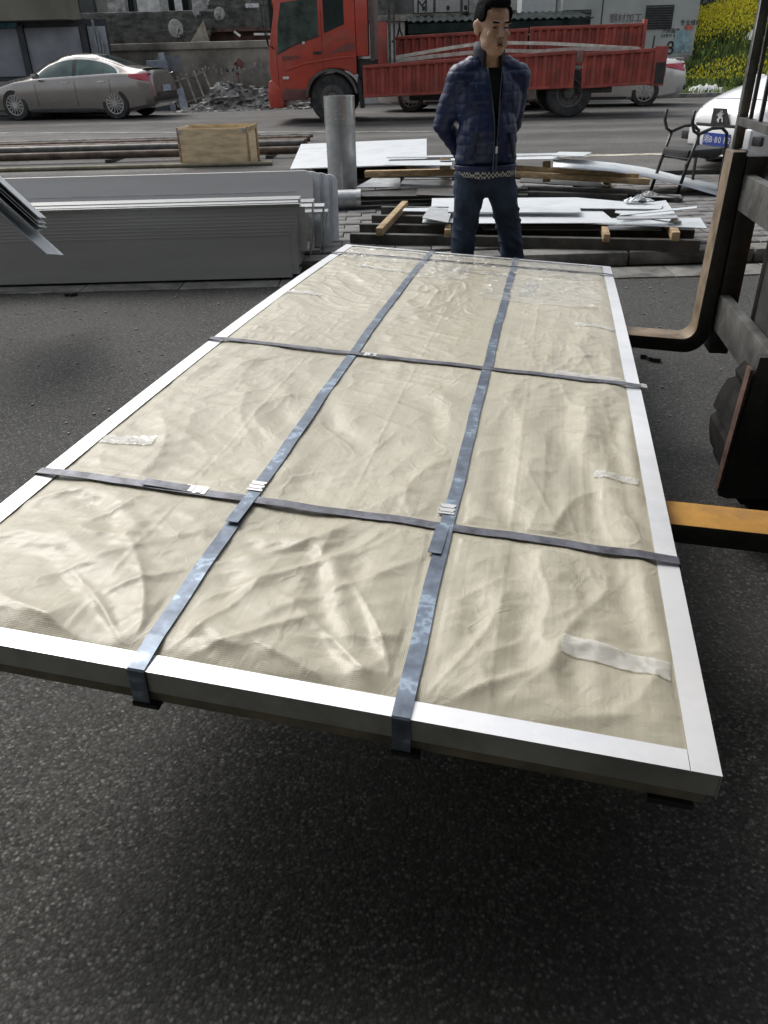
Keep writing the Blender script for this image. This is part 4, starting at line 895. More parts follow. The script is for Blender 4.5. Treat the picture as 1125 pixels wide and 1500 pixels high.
# ================================================================ CARS
def catmull(xs, ys, x):
    return np.interp(x, xs, ys)
def smoothf(xs, ys):
    X = np.linspace(xs[0], xs[-1], 400); Y = np.interp(X, xs, ys)
    k = np.exp(-np.linspace(-2, 2, 19) ** 2); k /= k.sum(); P_ = np.pad(Y, 9, mode='edge'); Y2 = np.convolve(P_, k, mode='valid')
    Y2[0] = Y[0]; Y2[-1] = Y[-1]
    return lambda x: float(np.interp(x, X, Y2))
class Car:
    def __init__(s, L_=4.83, W_=1.84, top=None, belt=None, nose=.62, wheels=(.95, 3.72), cabin=(1.35, 4.25), roofw=.58, wr=.335):
        s.L, s.W, s.wheels, s.cabin, s.wr = L_, W_, wheels, cabin, wr
        s.top = smoothf(*zip(*top)); s.belt = smoothf(*zip(*belt)); s.roofw = roofw; s.nose = nose
        s.pl = smoothf((0, .12, .4, 1.0, L_ / 2, L_ - 1.0, L_ - .4, L_ - .1, L_), (nose, .74, .86, .97, 1.0, .98, .92, .84, .72))
        s.bot = smoothf((0, .3, .7, L_ - .8, L_ - .3, L_), (.26, .2, .17, .17, .24, .34))
    def sec(s, x):
        w = s.W / 2 * s.pl(x); zt = s.top(x); zb = min(s.belt(x), zt - .07); z0 = s.bot(x)
        ca, cb = s.cabin; k = max(0, min(1, (zt - zb - .07) / .35))
        wr = (s.roofw * k + (w * .8) * (1 - k)); zr = zt - .03 - .045 * k
        cr_ = [(0, z0), (w * .86, z0), (w * .955, z0 + .07), (w * .985, z0 + .25), (w, (z0 + zb) * .55), (w * .99, zb - .07), (w * .965, zb - .012), (w * .93, zb + .01)]
        A = np.array(cr_[-1]); B = np.array((wr, zr))
        if k > .02:
            for t in (.33, .66): cr_.append(tuple(A + (B - A) * t + np.array((.018, .0)) * k))
        else:
            for t in (.33, .66): cr_.append(tuple(A + (B - A) * t))
        cr_ += [tuple(B), (wr * .82, zt - .008 - .01 * k), (wr * .45, zt), (0, zt + .003)]
        return cr_
    def side_y(s, x, z):
        c = s.sec(x); best = 0
        for a, b in zip(c[3:-1], c[4:]):
            if (a[1] - z) * (b[1] - z) <= 0 and abs(a[1] - b[1]) > 1e-6:
                t = (z - a[1]) / (b[1] - a[1]); return a[0] + (b[0] - a[0]) * t
        return c[4][0]
    def top_z(s, x, y):
        c = s.sec(x)[7:]; y = abs(y)
        for a, b in zip(c[:-1], c[1:]):
            if (a[0] - y) * (b[0] - y) <= 0 and abs(a[0] - b[0]) > 1e-6:
                t = (y - a[0]) / (b[0] - a[0]); return a[1] + (b[1] - a[1]) * t
        return c[-1][1]
    def body(s, root, m_):
        xs = np.concatenate([np.linspace(0, .3, 9), np.linspace(.36, s.L - .36, 60), np.linspace(s.L - .3, s.L, 9)]); rows = []
        for x in xs:
            c = s.sec(x); ring = [(x, y, z) for y, z in c] + [(x, -y, z) for y, z in reversed(c[1:-1])]; rows.append(ring)
        n = len(rows[0]); mb = MB(); vs = [p for r_ in rows for p in r_]
        fs = [(j * n + i, j * n + (i + 1) % n, (j + 1) * n + (i + 1) % n, (j + 1) * n + i) for j in range(len(rows) - 1) for i in range(n)]
        fs += [tuple(range(n)), tuple(range((len(rows) - 1) * n, len(rows) * n))]
        mb.add(vs, fs); o = mb.build('body', m_, root)
        cut = MB()
        for xw in s.wheels:
            for sg in (-1, 1): cut.cyl((xw, sg * (s.W / 2 - .26), s.wr + .0), (xw, sg * (s.W / 2 + .1), s.wr), s.wr + .045, n=32)
        co = cut.build('cutter_tmp', M_black); bo = o.modifiers.new('b', 'BOOLEAN'); bo.object = co; bo.operation = 'DIFFERENCE'; bo.solver = 'EXACT'
        co.data.materials.clear(); co.data.materials.append(M_plastic)
        o.data.materials.append(M_plastic); bo.material_mode = 'TRANSFER'
        dg = bpy.context.evaluated_depsgraph_get(); me = bpy.data.meshes.new_from_object(o.evaluated_get(dg)); o.modifiers.clear(); o.data = me; bpy.data.objects.remove(co)
        me.polygons.foreach_set('use_smooth', [True] * len(me.polygons)); me.set_sharp_from_angle(angle=R(38)); s.root = root; s.bodyo = o; return o
    def side_patch(s, name, xs, lo, hi, m_, off=.005, parent=None, sides=(-1, 1), nz=6):
        for sg in sides:
            mb = MB(); G = []
            for x in xs:
                a, b = lo(x), hi(x); b = max(a + .002, b)
                G.append([(x, sg * (s.side_y(x, a + (b - a) * k / nz) + off), a + (b - a) * k / nz) for k in range(nz + 1)])
            o = mb.grid(G).build(name, m_, parent or s.root, smooth=True)
        return o
    def top_patch(s, name, x0, x1, f, m_, off=.005, nx=8, ny=10):
        G = []
        for i in range(nx + 1):
            x = x0 + (x1 - x0) * i / nx; w = s.sec(x)[10][0] * f
            G.append([(x, -w + 2 * w * k / ny, s.top_z(x, -w + 2 * w * k / ny) + off) for k in range(ny + 1)])
        return MB().grid(G).build(name, m_, s.root, smooth=True)
    def wheel_parts(s, root, spokes=10, rimm=None, r=None):
        r = r or s.wr
        for xw in s.wheels:
            for sg in (-1, 1):
                yo = sg * (s.W / 2 - .03); c = (xw, yo, r)
                w_ = MB().lathe([(r * .66, -sg * .2), (r * .9, -sg * .2), (r, -sg * .17), (r, -sg * .03), (r * .93, 0), (r * .68, -sg * .0), (r * .66, -sg * .02)], 36, 'Y', c).build('wheel', M_tyre, root, smooth='auto')
                mb = MB(); mb.lathe([(r * .67, -sg * .004), (r * .66, sg * .004), (r * .61, sg * .002), (r * .60, -sg * .06)], 36, 'Y', c)
                for k in range(spokes):
                    a = 2 * math.pi * k / spokes; dv = Vector((math.cos(a), 0, math.sin(a))); mb.beam(Vector(c) + dv * .03, Vector(c) + dv * r * .63, .022 if spokes > 7 else .04, .03, up=(0, 1, 0))
                mb.lathe([(0, sg * .012), (.05, sg * .01), (.06, -sg * .02)], 16, 'Y', c); mb.build('rim', rimm or M_rim, w_, smooth='auto')
                MB().lathe([(0, -sg * .075), (r * .62, -sg * .075)], 24, 'Y', c).build('brake_disc', M_plastic, w_)
def sedan(root, paint, spokes=10, tail_at_right=True):
    """x = 0 is the nose, +x runs to the tail"""
    c = Car(4.83, 1.84, top=[(0, .60), (.1, .70), (.35, .82), (.8, .93), (1.3, 1.0), (1.5, 1.06), (2.0, 1.33), (2.4, 1.45), (2.75, 1.485), (3.2, 1.45), (3.7, 1.31), (4.1, 1.17), (4.4, 1.12), (4.65, 1.11), (4.76, 1.05), (4.80, .85), (4.83, .62)],
            belt=[(0, .5), (.3, .72), (1.0, .86), (1.6, .92), (2.8, .97), (3.8, 1.01), (4.5, 1.0), (4.83, .85)], wheels=(.98, 3.78), wr=.36)
    c.body(root, paint)
    lo = lambda x: c.belt(x) + .018
    def hi(x):
        t = (x - 1.72) / (3.95 - 1.72); a = max(0.0, math.sin(math.pi * min(1, max(0, t)) ** .85)) ** .55
        return lo(x) + .36 * a if 0 < t < 1 else lo(x)
    xs = np.linspace(1.72, 3.95, 46)
    hi2 = lambda x: min(hi(x), c.top(x) - .085)
    g = c.side_patch('window_trim', np.linspace(1.66, 4.01, 46), lambda x: lo(x) - .012, lambda x: max(hi2(min(max(x, 1.75), 3.92)) + .022 if 1.7 < x < 3.97 else lo(x), lo(x) - .01), M_chrome, off=.003)
    sw = c.side_patch('side_window', xs, lo, hi2, M_carglass, off=.007)
    c.side_patch('pillar', np.linspace(2.72, 2.82, 4), lo, hi2, M_plastic, off=.009)
    c.side_patch('quarter_frame', np.linspace(3.55, 3.58, 2), lo, hi2, M_plastic, off=.009)
    c.top_patch('windscreen', 1.52, 2.3, .96, M_glass); c.top_patch('rear_window', 3.3, 4.05, .94, M_glass)
    for x in (1.66, 2.77, 3.72):
        c.side_patch('door_seam', np.linspace(x, x + .012, 2), lambda q: .32, lambda q: c.belt(q) + .0, M_plastic, off=.002)
    for x in (2.42, 3.42): c.side_patch('door_handle', np.linspace(x, x + .2, 4), lambda q: .84, lambda q: .868, M_chrome, off=.02)
    c.side_patch('sill_trim', np.linspace(1.4, 3.3, 10), lambda q: .2, lambda q: .25, M_plastic, off=.004)
    c.side_patch('tail_light', np.linspace(4.25, 4.75, 10), lambda x: .82 + .2 * (4.75 - x), lambda x: 1.015 - .02 * (4.75 - x), M_red, off=.006)
    c.side_patch('headlight', np.linspace(.12, .62, 10), lambda x: .62 + .16 * x, lambda x: .67 + .22 * x if x < .58 else .64 + .16 * x, M_lamp, off=.006)
    for sg in (-1, 1):
        MB().box((1.78, sg * .98, 1.0), (.12, .2, .12)).build('wing_mirror', paint, root, bevel=.03)
    MB().bx(4.835, 4.845, -.24, .24, .6, .74).build('number_plate', M_platew, root)
    MB().bx(4.72, 4.84, -.7, .7, .38, .5).build('rear_bumper', M_plastic, root, bevel=.03)
    MB().bx(4.50, 4.70, -.6, .6, 1.115, 1.13).build('boot_lip', paint, root, bevel=.005)
    MB().bx(-.012, .01, -.42, .42, .42, .6).build('grille', M_plastic, root, bevel=.01)
    c.wheel_parts(root, spokes); return c
# parked bronze sedan at the left
def place_car(name, label, pf, pr, paint, spokes, cat='car', group='cars along the road', sc_=1.0):
    """pf, pr: ground points of the near-side front and rear wheels"""
    pf, pr = Vector(pf), Vector(pr); d = (pr - pf); yaw = math.atan2(d.y, d.x)
    r = thing(name, label, cat, (0, 0, 0), yaw, group); k = d.length / 2.74 if sc_ is None else sc_
    off = Matrix.Rotation(yaw, 3, 'Z') @ (Vector((.98, -.9, 0)) * k); r.location = pf - off; r.location.z = RZ; r.scale = (k, k, k)
    return r
r1 = place_car('parked_sedan', 'bronze sedan parked at the roadside near the grey panelled kiosk', Z(27, 177, RZ) + Vector((0, 0, 0)), Z(175, 175, RZ), M_bronze, 10, sc_=1.085)
sedan(r1, M_bronze, 14)
r2 = place_car('passing_sedan', 'pale silver sedan whose tail shows behind the red truck bed', Vector((4.62, 24.2, RZ)), Vector((7.4, 23.6, RZ)), M_silver, 10, sc_=1.0)
sedan(r2, M_silver, 10)
r3 = copy_tree(r2); r3['label'] = 'silver car hidden behind the truck, only its wheel showing below the bed'
r3.location = Vector((.25, 24.9, RZ)) + Vector((0, 0, 0)); 
# white hatchback facing the camera at the right
def white_car():
    ctr = Yp(1047, 213, 10.5)
    hd = R(226)                    # heading of the nose
    r = thing('white_hatchback', 'white hatchback with lion badge and blue number plate behind the forklift', 'car', (0, 0, 0), 0)
    # local +x runs from nose to tail
    yaw = R(22); fwd = Vector((math.cos(yaw), math.sin(yaw), 0)); r.rotation_euler = (0, 0, yaw)
    r.location = Vector((ctr.x, ctr.y, .10)) + fwd * .05
    c = Car(4.2, 1.78, top=[(0, .66), (.06, .74), (.25, .83), (.6, .93), (1.0, 1.02), (1.2, 1.08), (1.8, 1.38), (2.3, 1.5), (3.2, 1.48), (3.8, 1.35), (4.1, 1.0), (4.2, .7)],
            belt=[(0, .58), (.3, .74), (.8, .86), (1.6, .95), (3.5, 1.02), (4.2, .9)], wheels=(.82, 3.35), nose=.60, roofw=.6, wr=.32)
    c.body(r, M_carwhite)
    c.top_patch('windscreen', 1.25, 2.1, .96, M_glass)
    c.side_patch('side_window', np.linspace(1.6, 3.6, 30), lambda x: c.belt(x) + .02, lambda x: min(c.belt(x) + .33 * math.sin(math.pi * (x - 1.6) / 2.05) ** .5 + .02 if 1.6 < x < 3.6 else c.belt(x) + .021, c.top(x) - .09), M_carglass, off=.007)
    c.side_patch('headlight', np.linspace(.1, .85, 14), lambda x: .64 + .22 * x, lambda x: .72 + .19 * x if x < .8 else .65 + .22 * x, M_lamp, off=.006)
    c.top_patch('bonnet_seam', .27, .285, .98, M_plastic, off=.001, nx=1)
    # badge, slot, plate, lower grille on the nose
    MB().extr([(-.16, .575), (.14, .575), (.06, .745), (-.16, .745)][::-1], 0, .012, fn=lambda v: (-v[1] - .012, v[0] * -1.0, v[2])).build('badge_surround', M_plastic, r)
    lion = [(-.075, .625), (-.045, .655), (-.06, .68), (-.085, .675), (-.08, .69), (-.05, .70), (-.03, .725), (.0, .735), (.02, .72), (.005, .705), (.03, .70), (.04, .71), (.045, .695), (.02, .685), (.005, .675), (.03, .665), (.04, .64), (.05, .615), (.025, .615), (.015, .645), (-.01, .652), (-.025, .635), (-.02, .61), (-.05, .612), (-.045, .63)]
    MB().extr(lion, 0, .006, fn=lambda v: (-v[1] - .026, -(v[0] * .95 - .0), .66 + (v[2] - .67) * 1.1)).build('lion_badge', M_chrome, r)
    MB().bx(-.02, .02, -.42, .42, .545, .575).build('air_slot', M_plastic, r, bevel=.005)
    MB().bx(-.035, .05, -.52, .52, .32, .545).build('bumper', M_carwhite, r, bevel=.03)
    pl = MB().bx(-.05, -.04, -.22, .22, .335, .475).build('number_plate', M_plate, r)
    text_mesh('plate_character', '湘B·80 F2', .098, M_white, (-.0505, .212, .37), (0, -1, 0), (0, 0, 1), pl, .001, .0, world=False)
    MB().bx(-.03, .1, -.5, .5, .25, .315).build('lower_grille', M_plastic, r, bevel=.01)
    MB().bx(-.045, .1, -.55, .55, .205, .245).build('bumper_lip', M_silver, r, bevel=.015)
    for sg in (-1, 1):
        MB().box((1.42, sg * .95, 1.0), (.1, .2, .13)).build('wing_mirror', M_carwhite, r, bevel=.03)
        MB().box((.02, sg * .60, .42), (.05, .14, .1)).build('fog_lamp', M_plastic, r, bevel=.01)
    c.wheel_parts(r, 8)
white_car()

# ================================================================ RED TRUCK
TY = R(-3.0)
TK = thing('flatbed_truck', 'red flatbed truck with corrugated drop sides parked across the road', 'truck', (-2.36, 20.55, RZ), TY)
# local: x along the truck from its nose, y towards the far side, z up from the road
def cabside(y, t):   # cab side shell with door openings drawn as separate parts
    pass
cab = [(.05, .52), (0, .75), (-.02, 1.25), (.02, 1.62), (.12, 2.0), (.25, 2.6), (.4, 2.85), (1.95, 2.92), (2.0, 2.7), (2.0, 1.0), (1.92, .98), (1.85, 1.05), (1.6, 1.12), (1.35, 1.13), (1.12, 1.06), (.95, .9), (.86, .7), (.84, .52)]
cb = MB().extr(cab, 0, 2.35).build('cab', M_truck, TK, bevel=.03)
MB().extr([(.2, 1.45), (.25, 2.0), (.35, 2.42), (1.17, 2.5), (1.17, 1.78), (.6, 1.62)], -.006, .004).build('door_window', M_cabglass, TK)
MB().extr([(1.29, 1.82), (1.29, 2.5), (1.75, 2.5), (1.75, 1.98)], -.006, .004).build('quarter_window', M_glass, TK)
MB().extr([(.2, 1.43), (.6, 1.6), (1.17, 1.76), (1.17, 1.785), (.6, 1.625), (.2, 1.455)], -.012, -.004).build('window_seal', M_plastic, TK)
for x0, x1, z0, z1 in ((1.225, 1.235, 1.0, 2.5), (.17, .18, .7, 1.6)):
    MB().bx(x0, x1, -.004, .002, z0, z1).build('door_seam', M_plastic, TK)
MB().bx(1.02, 1.2, -.03, -.004, 1.42, 1.47).build('door_handle', M_plastic, TK, bevel=.005)
MB().bx(.78, .84, -.012, -.004, 1.62, 1.68).build('door_emblem', M_white, TK, bevel=.004)
MB().extr([(.35, 1.10), (.8, 1.22), (1.6, 1.32), (1.98, 1.34), (1.98, 1.37), (1.6, 1.36), (.8, 1.26), (.35, 1.14)], -.02, .002).build('door_crease', M_truck, TK, bevel=.005)
MB().bx(.28, .42, -.02, -.002, .93, .985).build('indicator', M_lamp, TK, bevel=.004)
MB().extr([(.3, 1.3), (.75, 1.36), (.68, 1.4), (.3, 1.39)], -.007, -.002).build('door_stripe', mat('faded_stripe', (.2, .06, .05), .6), TK)
MB().extr([(1.35, 1.4), (1.97, 1.48), (1.97, 1.62), (1.75, 1.6)], -.007, -.002).build('door_stripe', mat('faded_stripe', (.2, .06, .05), .6), TK)
MB().bx(.03, .12, .25, 2.1, 1.75, 2.55).build('windscreen', M_glass, TK)
MB().extr([(-.08, .35), (-.1, .6), (-.06, .9), (.05, .93), (.2, .75), (.26, .45), (.22, .33)], -.02, 2.37).build('front_bumper', M_truck, TK, bevel=.03)
MB().extr([(.2, .5), (.8, .5), (.84, .72), (.3, .74)], -.012, .3).build('step_panel', mat('dirty_red', (.15, .06, .05), .7), TK, bevel=.01)
# wheel arch ring
arc = [(1.4 + .62 * math.cos(a), .53 + .6 * math.sin(a)) for a in np.linspace(.15, math.pi - .05, 18)]; arc2 = [(1.4 + .56 * math.cos(a), .53 + .54 * math.sin(a)) for a in np.linspace(.15, math.pi - .05, 18)]
MB().extr(arc + arc2[::-1], -.05, .3).build('wheel_arch', M_trkrim, TK)
MB().extr([(2.02, .95), (2.1, .85), (2.14, .3), (2.06, .3), (2.0, .8)], 0, .45).build('mudflap', M_plastic, TK)
# rear of cab: air stack, red pillar, dark post
MB().bx(2.0, 2.28, .02, .6, 1.35, 2.9).build('cab_side_fairing', M_truck, TK, bevel=.03)
MB().bx(2.32, 2.42, .1, 2.2, 1.25, 2.95).build('air_intake', mat('dusty_brown', (.14, .1, .09), .7), TK, bevel=.02)
MB().bx(2.5, 2.72, -.0, .09, .98, 2.0).build('headboard_post', M_bed, TK, bevel=.01)
MB().bx(2.02, 2.5, .15, 2.2, .55, 1.3).build('engine_bay', M_plastic, TK, bevel=.02)
MB().bx(2.74, 2.8, -.03, .03, 1.2, 3.0).bx(2.85, 2.9, -.03, .03, 1.2, 3.0).build('load_stake', M_dark, TK)
# mirror arm
MB().tube([(.02, -.1, 1.6), (-.06, -.16, 2.0), (-.12, -.2, 2.9)], .016).tube([(.12, -.03, 1.55), (.02, -.1, 1.62), (-.02, -.15, 2.6)], .014).build('mirror_arm', M_plastic, TK, smooth=True)
MB().box((-.1, -.22, 2.75), (.1, .2, .5)).build('mirror', M_plastic, TK, bevel=.03)
# chassis
MB().bx(2.1, 9.1, .6, .72, .62, .86).bx(2.1, 9.1, 1.65, 1.77, .62, .86).build('chassis_rail', M_plastic, TK)
MB().bx(2.75, 9.0, .1, 2.3, .88, 1.0).build('bed_floor', M_dark, TK)
def truckwheel(x, y, dual, r=.515):
    w_ = MB().lathe([(r * .56, .28), (r * .9, .28), (r, .24), (r, .04), (r * .92, 0), (r * .58, 0), (r * .56, .03)], 40, 'Y', (x, y, r)).build('wheel', M_tyre, TK, smooth='auto')
    dep = .14 if dual else .02
    mb = MB().lathe([(r * .57, .01), (r * .52, .02), (r * .48, dep), (r * .26, dep + .02), (r * .24, dep - .06), (r * .15, dep - .08), (0, dep - .085)], 32, 'Y', (x, y, r))
    for k in range(8):
        a = k * math.pi / 4; mb.cyl((x + r * .31 * math.cos(a), y + dep - .02, r + r * .31 * math.sin(a)), (x + r * .31 * math.cos(a), y + dep + .03, r + r * .31 * math.sin(a)), .02, n=8)
    mb.build('rim', M_trkrim, w_, smooth='auto')
truckwheel(1.4, .03, False); truckwheel(1.4, 2.04, False); truckwheel(6.92, .05, True); truckwheel(6.92, 1.95, True)
MB().cyl((6.92, .3, .515), (6.92, 2.0, .515), .09).cyl((1.4, .3, .515), (1.4, 2.0, .515), .07).build('axle', M_plastic, TK)
def corr(x0, x1, y, z0a, z1a, z0b, z1b, nm='side_panel'):
    """pressed drop-side panel with ribs; heights run from the a-end to the b-end"""
    n = max(3, int((x1 - x0) / .205)); mb = MB(); rows = []
    xs = []; dd = []
    for k in range(n):
        xa = x0 + .05 + (x1 - x0 - .1) * k / n; wdt = (x1 - x0 - .1) / n
        for f, d in ((0, 0), (.12, 0), (.28, .045), (.62, .045), (.78, 0)): xs.append(xa + f * wdt); dd.append(d)
    xs = [x0] + xs + [x1]; dd = [0] + dd + [0]
    lerp = lambda a, b, x: a + (b - a) * (x - x0) / (x1 - x0)
    for x, d in zip(xs, dd):
        za, zb = lerp(z0a, z0b, x), lerp(z1a, z1b, x); h = zb - za
        rows.append([(x, y + q, za + h * t) for q, t in ((0, 0), (0, .07), (d, .1), (d, .88), (0, .92), (0, 1))] + [(x, y + .07, zb), (x, y + .07, za), (x, y, za)])
    mb.grid(rows); mb.add(rows[0][:-1], [tuple(range(8))]); mb.add(rows[-1][:-1], [tuple(range(8))])
    o = mb.build(nm, M_bed, TK)
    MB().beam((x0, y - .012, z1a - .03), (x1, y - .012, z1b - .03), .03, .07).build('top_rail', M_bed, o, bevel=.006)
    MB().beam((x0, y - .012, z0a + .02), (x1, y - .012, z0b + .02), .03, .05).build('bottom_rail', M_bed, o, bevel=.006)
    return o
corr(2.14 + .0, 4.5, -.02, .52, 1.18, .57, 1.27) if False else None
corr(2.1 + .04, 6.98, -.02, .52, 1.17, .62, 1.36)
corr(7.16, 8.72, -.02, .60, 1.30, .66, 1.36)
MB().bx(8.73, 9.02, -.04, .06, .62, 1.40).build('rear_post', M_bed, TK, bevel=.01)
MB().bx(8.80, 9.0, -.046, -.041, .66, 1.08).build('lamp_recess', M_plastic, TK)
MB().bx(6.99, 7.15, -.03, .05, 1.12, 1.36).build('middle_post', mat('dusty_post', (.24, .12, .1), .7), TK, bevel=.01)
corr(2.85, 6.15, 2.28, 1.0, 1.76, 1.0, 1.86, 'far_side_panel'); corr(6.2, 8.95, 2.28, 1.02, 1.88, 1.05, 1.9, 'far_side_panel')
MB().bx(8.96, 9.05, 2.24, 2.4, 1.0, 1.98).build('rear_post', M_bed, TK, bevel=.01)
MB().bx(9.02, 9.07, .1, 2.28, .8, 1.05).build('tail_board', M_bed, TK, bevel=.01)
MB().tube([(8.68, .02, 1.34), (8.69, .02, 1.6)], .02).build('latch_post', M_plastic, TK)
MB().tube([(1.1, .3, .5), (1.12, .1, .2), (1.16, 0, .02)], .012).build('step_wire', M_plastic, TK)
MB().bx(3.2, 4.4, .2, .9, .42, .62).build('fuel_tank', M_plastic, TK, bevel=.05)
MB().bx(7.1, 7.9, .1, .5, .5, .62).build('tool_box', M_plastic, TK, bevel=.02)
# long bent strips carried on the bed (world coordinates)
def strip(pts, Yv, wd, th, lb):
    P_ = [Yp(px, py, Yv) for px, py in pts]; mb = MB(); G = []
    for i, p in enumerate(P_): G.append([p + Vector((0, 0, th / 2)), p + Vector((0, wd, th / 2 + .0)), p + Vector((0, wd, -th / 2)), p + Vector((0, 0, -th / 2)), p + Vector((0, 0, th / 2))])
    mb.grid(G); mb.add(G[0][:4], [(0, 1, 2, 3)]); mb.add(G[-1][:4], [(0, 1, 2, 3)])
    tag(mb.build('steel_strip', mat('pale_strip', (.5, .48, .43), .6, .1, var=.15), smooth='auto'), lb, 'steel strip', 'long strips bowed over the truck bed')
strip([(545, 90), (580, 84), (620, 77), (660, 70), (700, 64), (740, 62.5), (800, 63.5), (850, 66), (900, 69), (935, 71)], 21.2, .3, .07, 'upper long grey strip bowed over the truck bed')
strip([(545, 93), (600, 87), (640, 82), (690, 77), (740, 74), (790, 75.5), (840, 72), (900, 71.5), (938, 72)], 20.9, .3, .075, 'lower long grey strip bowed over the truck bed')

# ================================================================ FAR SIDE OF THE ROAD, LEFT
wl_ = thing('boundary_wall', 'stained grey concrete wall with coping running behind the parked sedan', 'wall', (-6, 28.8, RZ))
MB().bx(-24, -1.2, 28.6, 28.85, .0, 1.82).build('wall_face', M_wall, wl_, world=True)
MB().bx(-24, -1.2, 28.5, 28.95, 1.82, 2.02).build('coping', M_wall, wl_, world=True, bevel=.03)
# faded smudges of old lettering on the wall
sm = MB(); random.seed(3)
for k in range(26):
    x = -7.7 + k * .19 + random.uniform(-.04, .04)
    if -6.9 < x < -6.3: continue
    for _ in range(2):
        z = 1.25 + random.uniform(-.1, .15); sm.box((x + random.uniform(-.05, .05), 28.597, z), (random.uniform(.02, .09), .004, random.uniform(.05, .22)), Matrix.Rotation(random.uniform(-.5, .5), 3, 'Y'))
sm.build('faded_lettering', mat('faded_white', (.3, .3, .28), .9, var=.3, scale=6), wl_, world=True)
rs = MB(); rs.add([(-4.3 + (.13 + .08 * math.sin(a * 3 + 1)) * math.cos(a), 28.596, 1.32 + (.2 + .09 * math.sin(a * 2)) * math.sin(a)) for a in np.linspace(0, 6.1, 18)], [tuple(range(18))]); rs.box((-4.33, 28.5955, 1.02), (.03, .002, .35)); rs.build('red_stain', mat('red_stain', (.17, .075, .06), .9, var=.4, scale=7), wl_, world=True)
MB().box((-6.5, 28.595, 1.45), (.75, .006, .45)).build('grey_patch', mat('grey_patch', (.2, .22, .23), .8), wl_, world=True)
def tiled_roof(root, x0, x1, y0, z0, y1, z1, rows):
    nx = int((x1 - x0) / .11) * 2; G = []
    for j in range(rows + 1):
        for e in (0, 1, 2):
            t = (j + (.22, 0, .98)[e]) / (rows + 1); row = []
            for i in range(nx + 1):
                x = x0 + (x1 - x0) * i / nx
                row.append((x, y0 + (y1 - y0) * t, z0 + (z1 - z0) * t + (-.07, .15, .0)[e] + (.03 if i % 2 else 0) + random.uniform(-.006, .006)))
            G.append(row)
    stuff(MB().grid(G).build('roof_tiles', M_tile, root, world=True, fixn=False))
    MB().beam((x0, y0, z0 - .03), (x1, y0, z0 - .03), .1, .1).build('eaves_board', M_brickd, root, world=True)
    MB().beam((x0, y1, z1 + .05), (x1, y1, z1 + .05), .25, .12).build('ridge', M_tile, root, world=True, bevel=.03)
h1 = thing('tiled_house', 'low house with dark tiled roof right behind the concrete wall', 'house', (-8, 31, 0))
tiled_roof(h1, -10.5, -5.35, 29.6, 1.98, 32.2, 2.92, 7)
MB().bx(-10.3, -5.5, 29.8, 34.0, 0, 2.0).build('wall', M_render2, h1, world=True)
MB().extr([(-5.95, 2.0), (-5.3, 2.0), (-5.42, 2.62)], 29.5, 29.6).build('gable', mat('gable_plaster', (.36, .33, .27), .9, var=.2), h1, world=True)
h2 = thing('brick_house', 'dark brick house with tiled roof between the wall and the truck cab', 'house', (-3.5, 32, 0))
tiled_roof(h2, -5.75, .8, 31.0, 2.42, 33.6, 3.5, 8)
MB().bx(-5.6, .6, 31.4, 35.0, 0, 2.45).build('wall', M_brickd, h2, world=True)
MB().bx(-4.4, -3.9, 32.4, 32.9, 3.05, 3.2).build('skylight', M_lamp, h2, world=True)
def dish(c, r, az, lb):
    t = thing('satellite_dish', lb, 'satellite dish', c, az, 'satellite dishes on the tiled roofs')
    MB().lathe([(0, .06), (r * .4, .045), (r * .75, .015), (r, -.035), (r * .97, -.045), (r * .4, .03), (0, .045)], 24, 'Y', (0, 0, 0)).build('reflector', mat('dish_grey', (.42, .42, .4), .6, var=.2, scale=5), t, smooth=True)
    MB().tube([(0, .05, 0), (0, .12, -r), (0, .12, -r - .25)], .02).build('mast', M_dark, t)
    MB().tube([(0, 0, -r), (.02, -r * .9, -r * .2)], .012).box((.02, -r * .9, -r * .2), (.05, .05, .08)).build('feed_arm', M_dark, t)
dish(Yp(257, 42, 29.9), .26, R(35), 'large pale dish low on the tiled roof'); dish(Yp(287, 17, 31.6), .2, R(60), 'small dish near the ridge of the tiled roof')
dish(Yp(322, 20, 31.4), .19, R(-10), 'grey dish beside the gable between the roofs'); dish(Yp(318, 24, 31.0), .12, R(40), 'little dish at the foot of the grey one')
# pile of planks and white scraps between wall and second house
for k, (a, b, lb) in enumerate((((343, 46), (352, 53), 'white stick leaning behind the wall top'), ((372, 50), (396, 50), 'bright white board lying on the wall top'))):
    tag(MB().beam(Yp(*a, 29.0), Yp(*b, 29.0), .06, .06).build('white_board', M_plasticw), lb, 'board')
# tall building behind: balconies, curtains
bb = thing('old_apartment_block', 'dark old apartment block with windows and rails above the tiled roofs', 'building', (-6, 38, 0))
MB().bx(-22, 14, 38, 44, 0, 9).build('wall', M_render2, bb, world=True)
for k in range(16):
    x = -21 + k * 2.1
    wn = MB().bx(x, x + 1.3, 37.93, 37.99, 2.2, 3.9).build('window', M_kioskp, bb, world=True)
    MB().bx(x + .06, x + .62, 37.9, 37.925, 2.26, 3.84).bx(x + .68, x + 1.24, 37.9, 37.925, 2.26, 3.84).build('pane', M_glass, wn, world=True)
    if k % 2: MB().bx(x + .1, x + .55, 37.88, 37.895, 2.6, 3.8).build('curtain', M_cloth, wn, world=True)
    MB().bx(x, x + 1.3, 37.93, 37.99, 5.2, 6.9).build('window', M_kioskp, bb, world=True)
MB().tube([(-12, 37.3, 2.95), (-7.0, 37.3, 3.05)], .02).build('clothes_rail', M_white, bb, world=True)
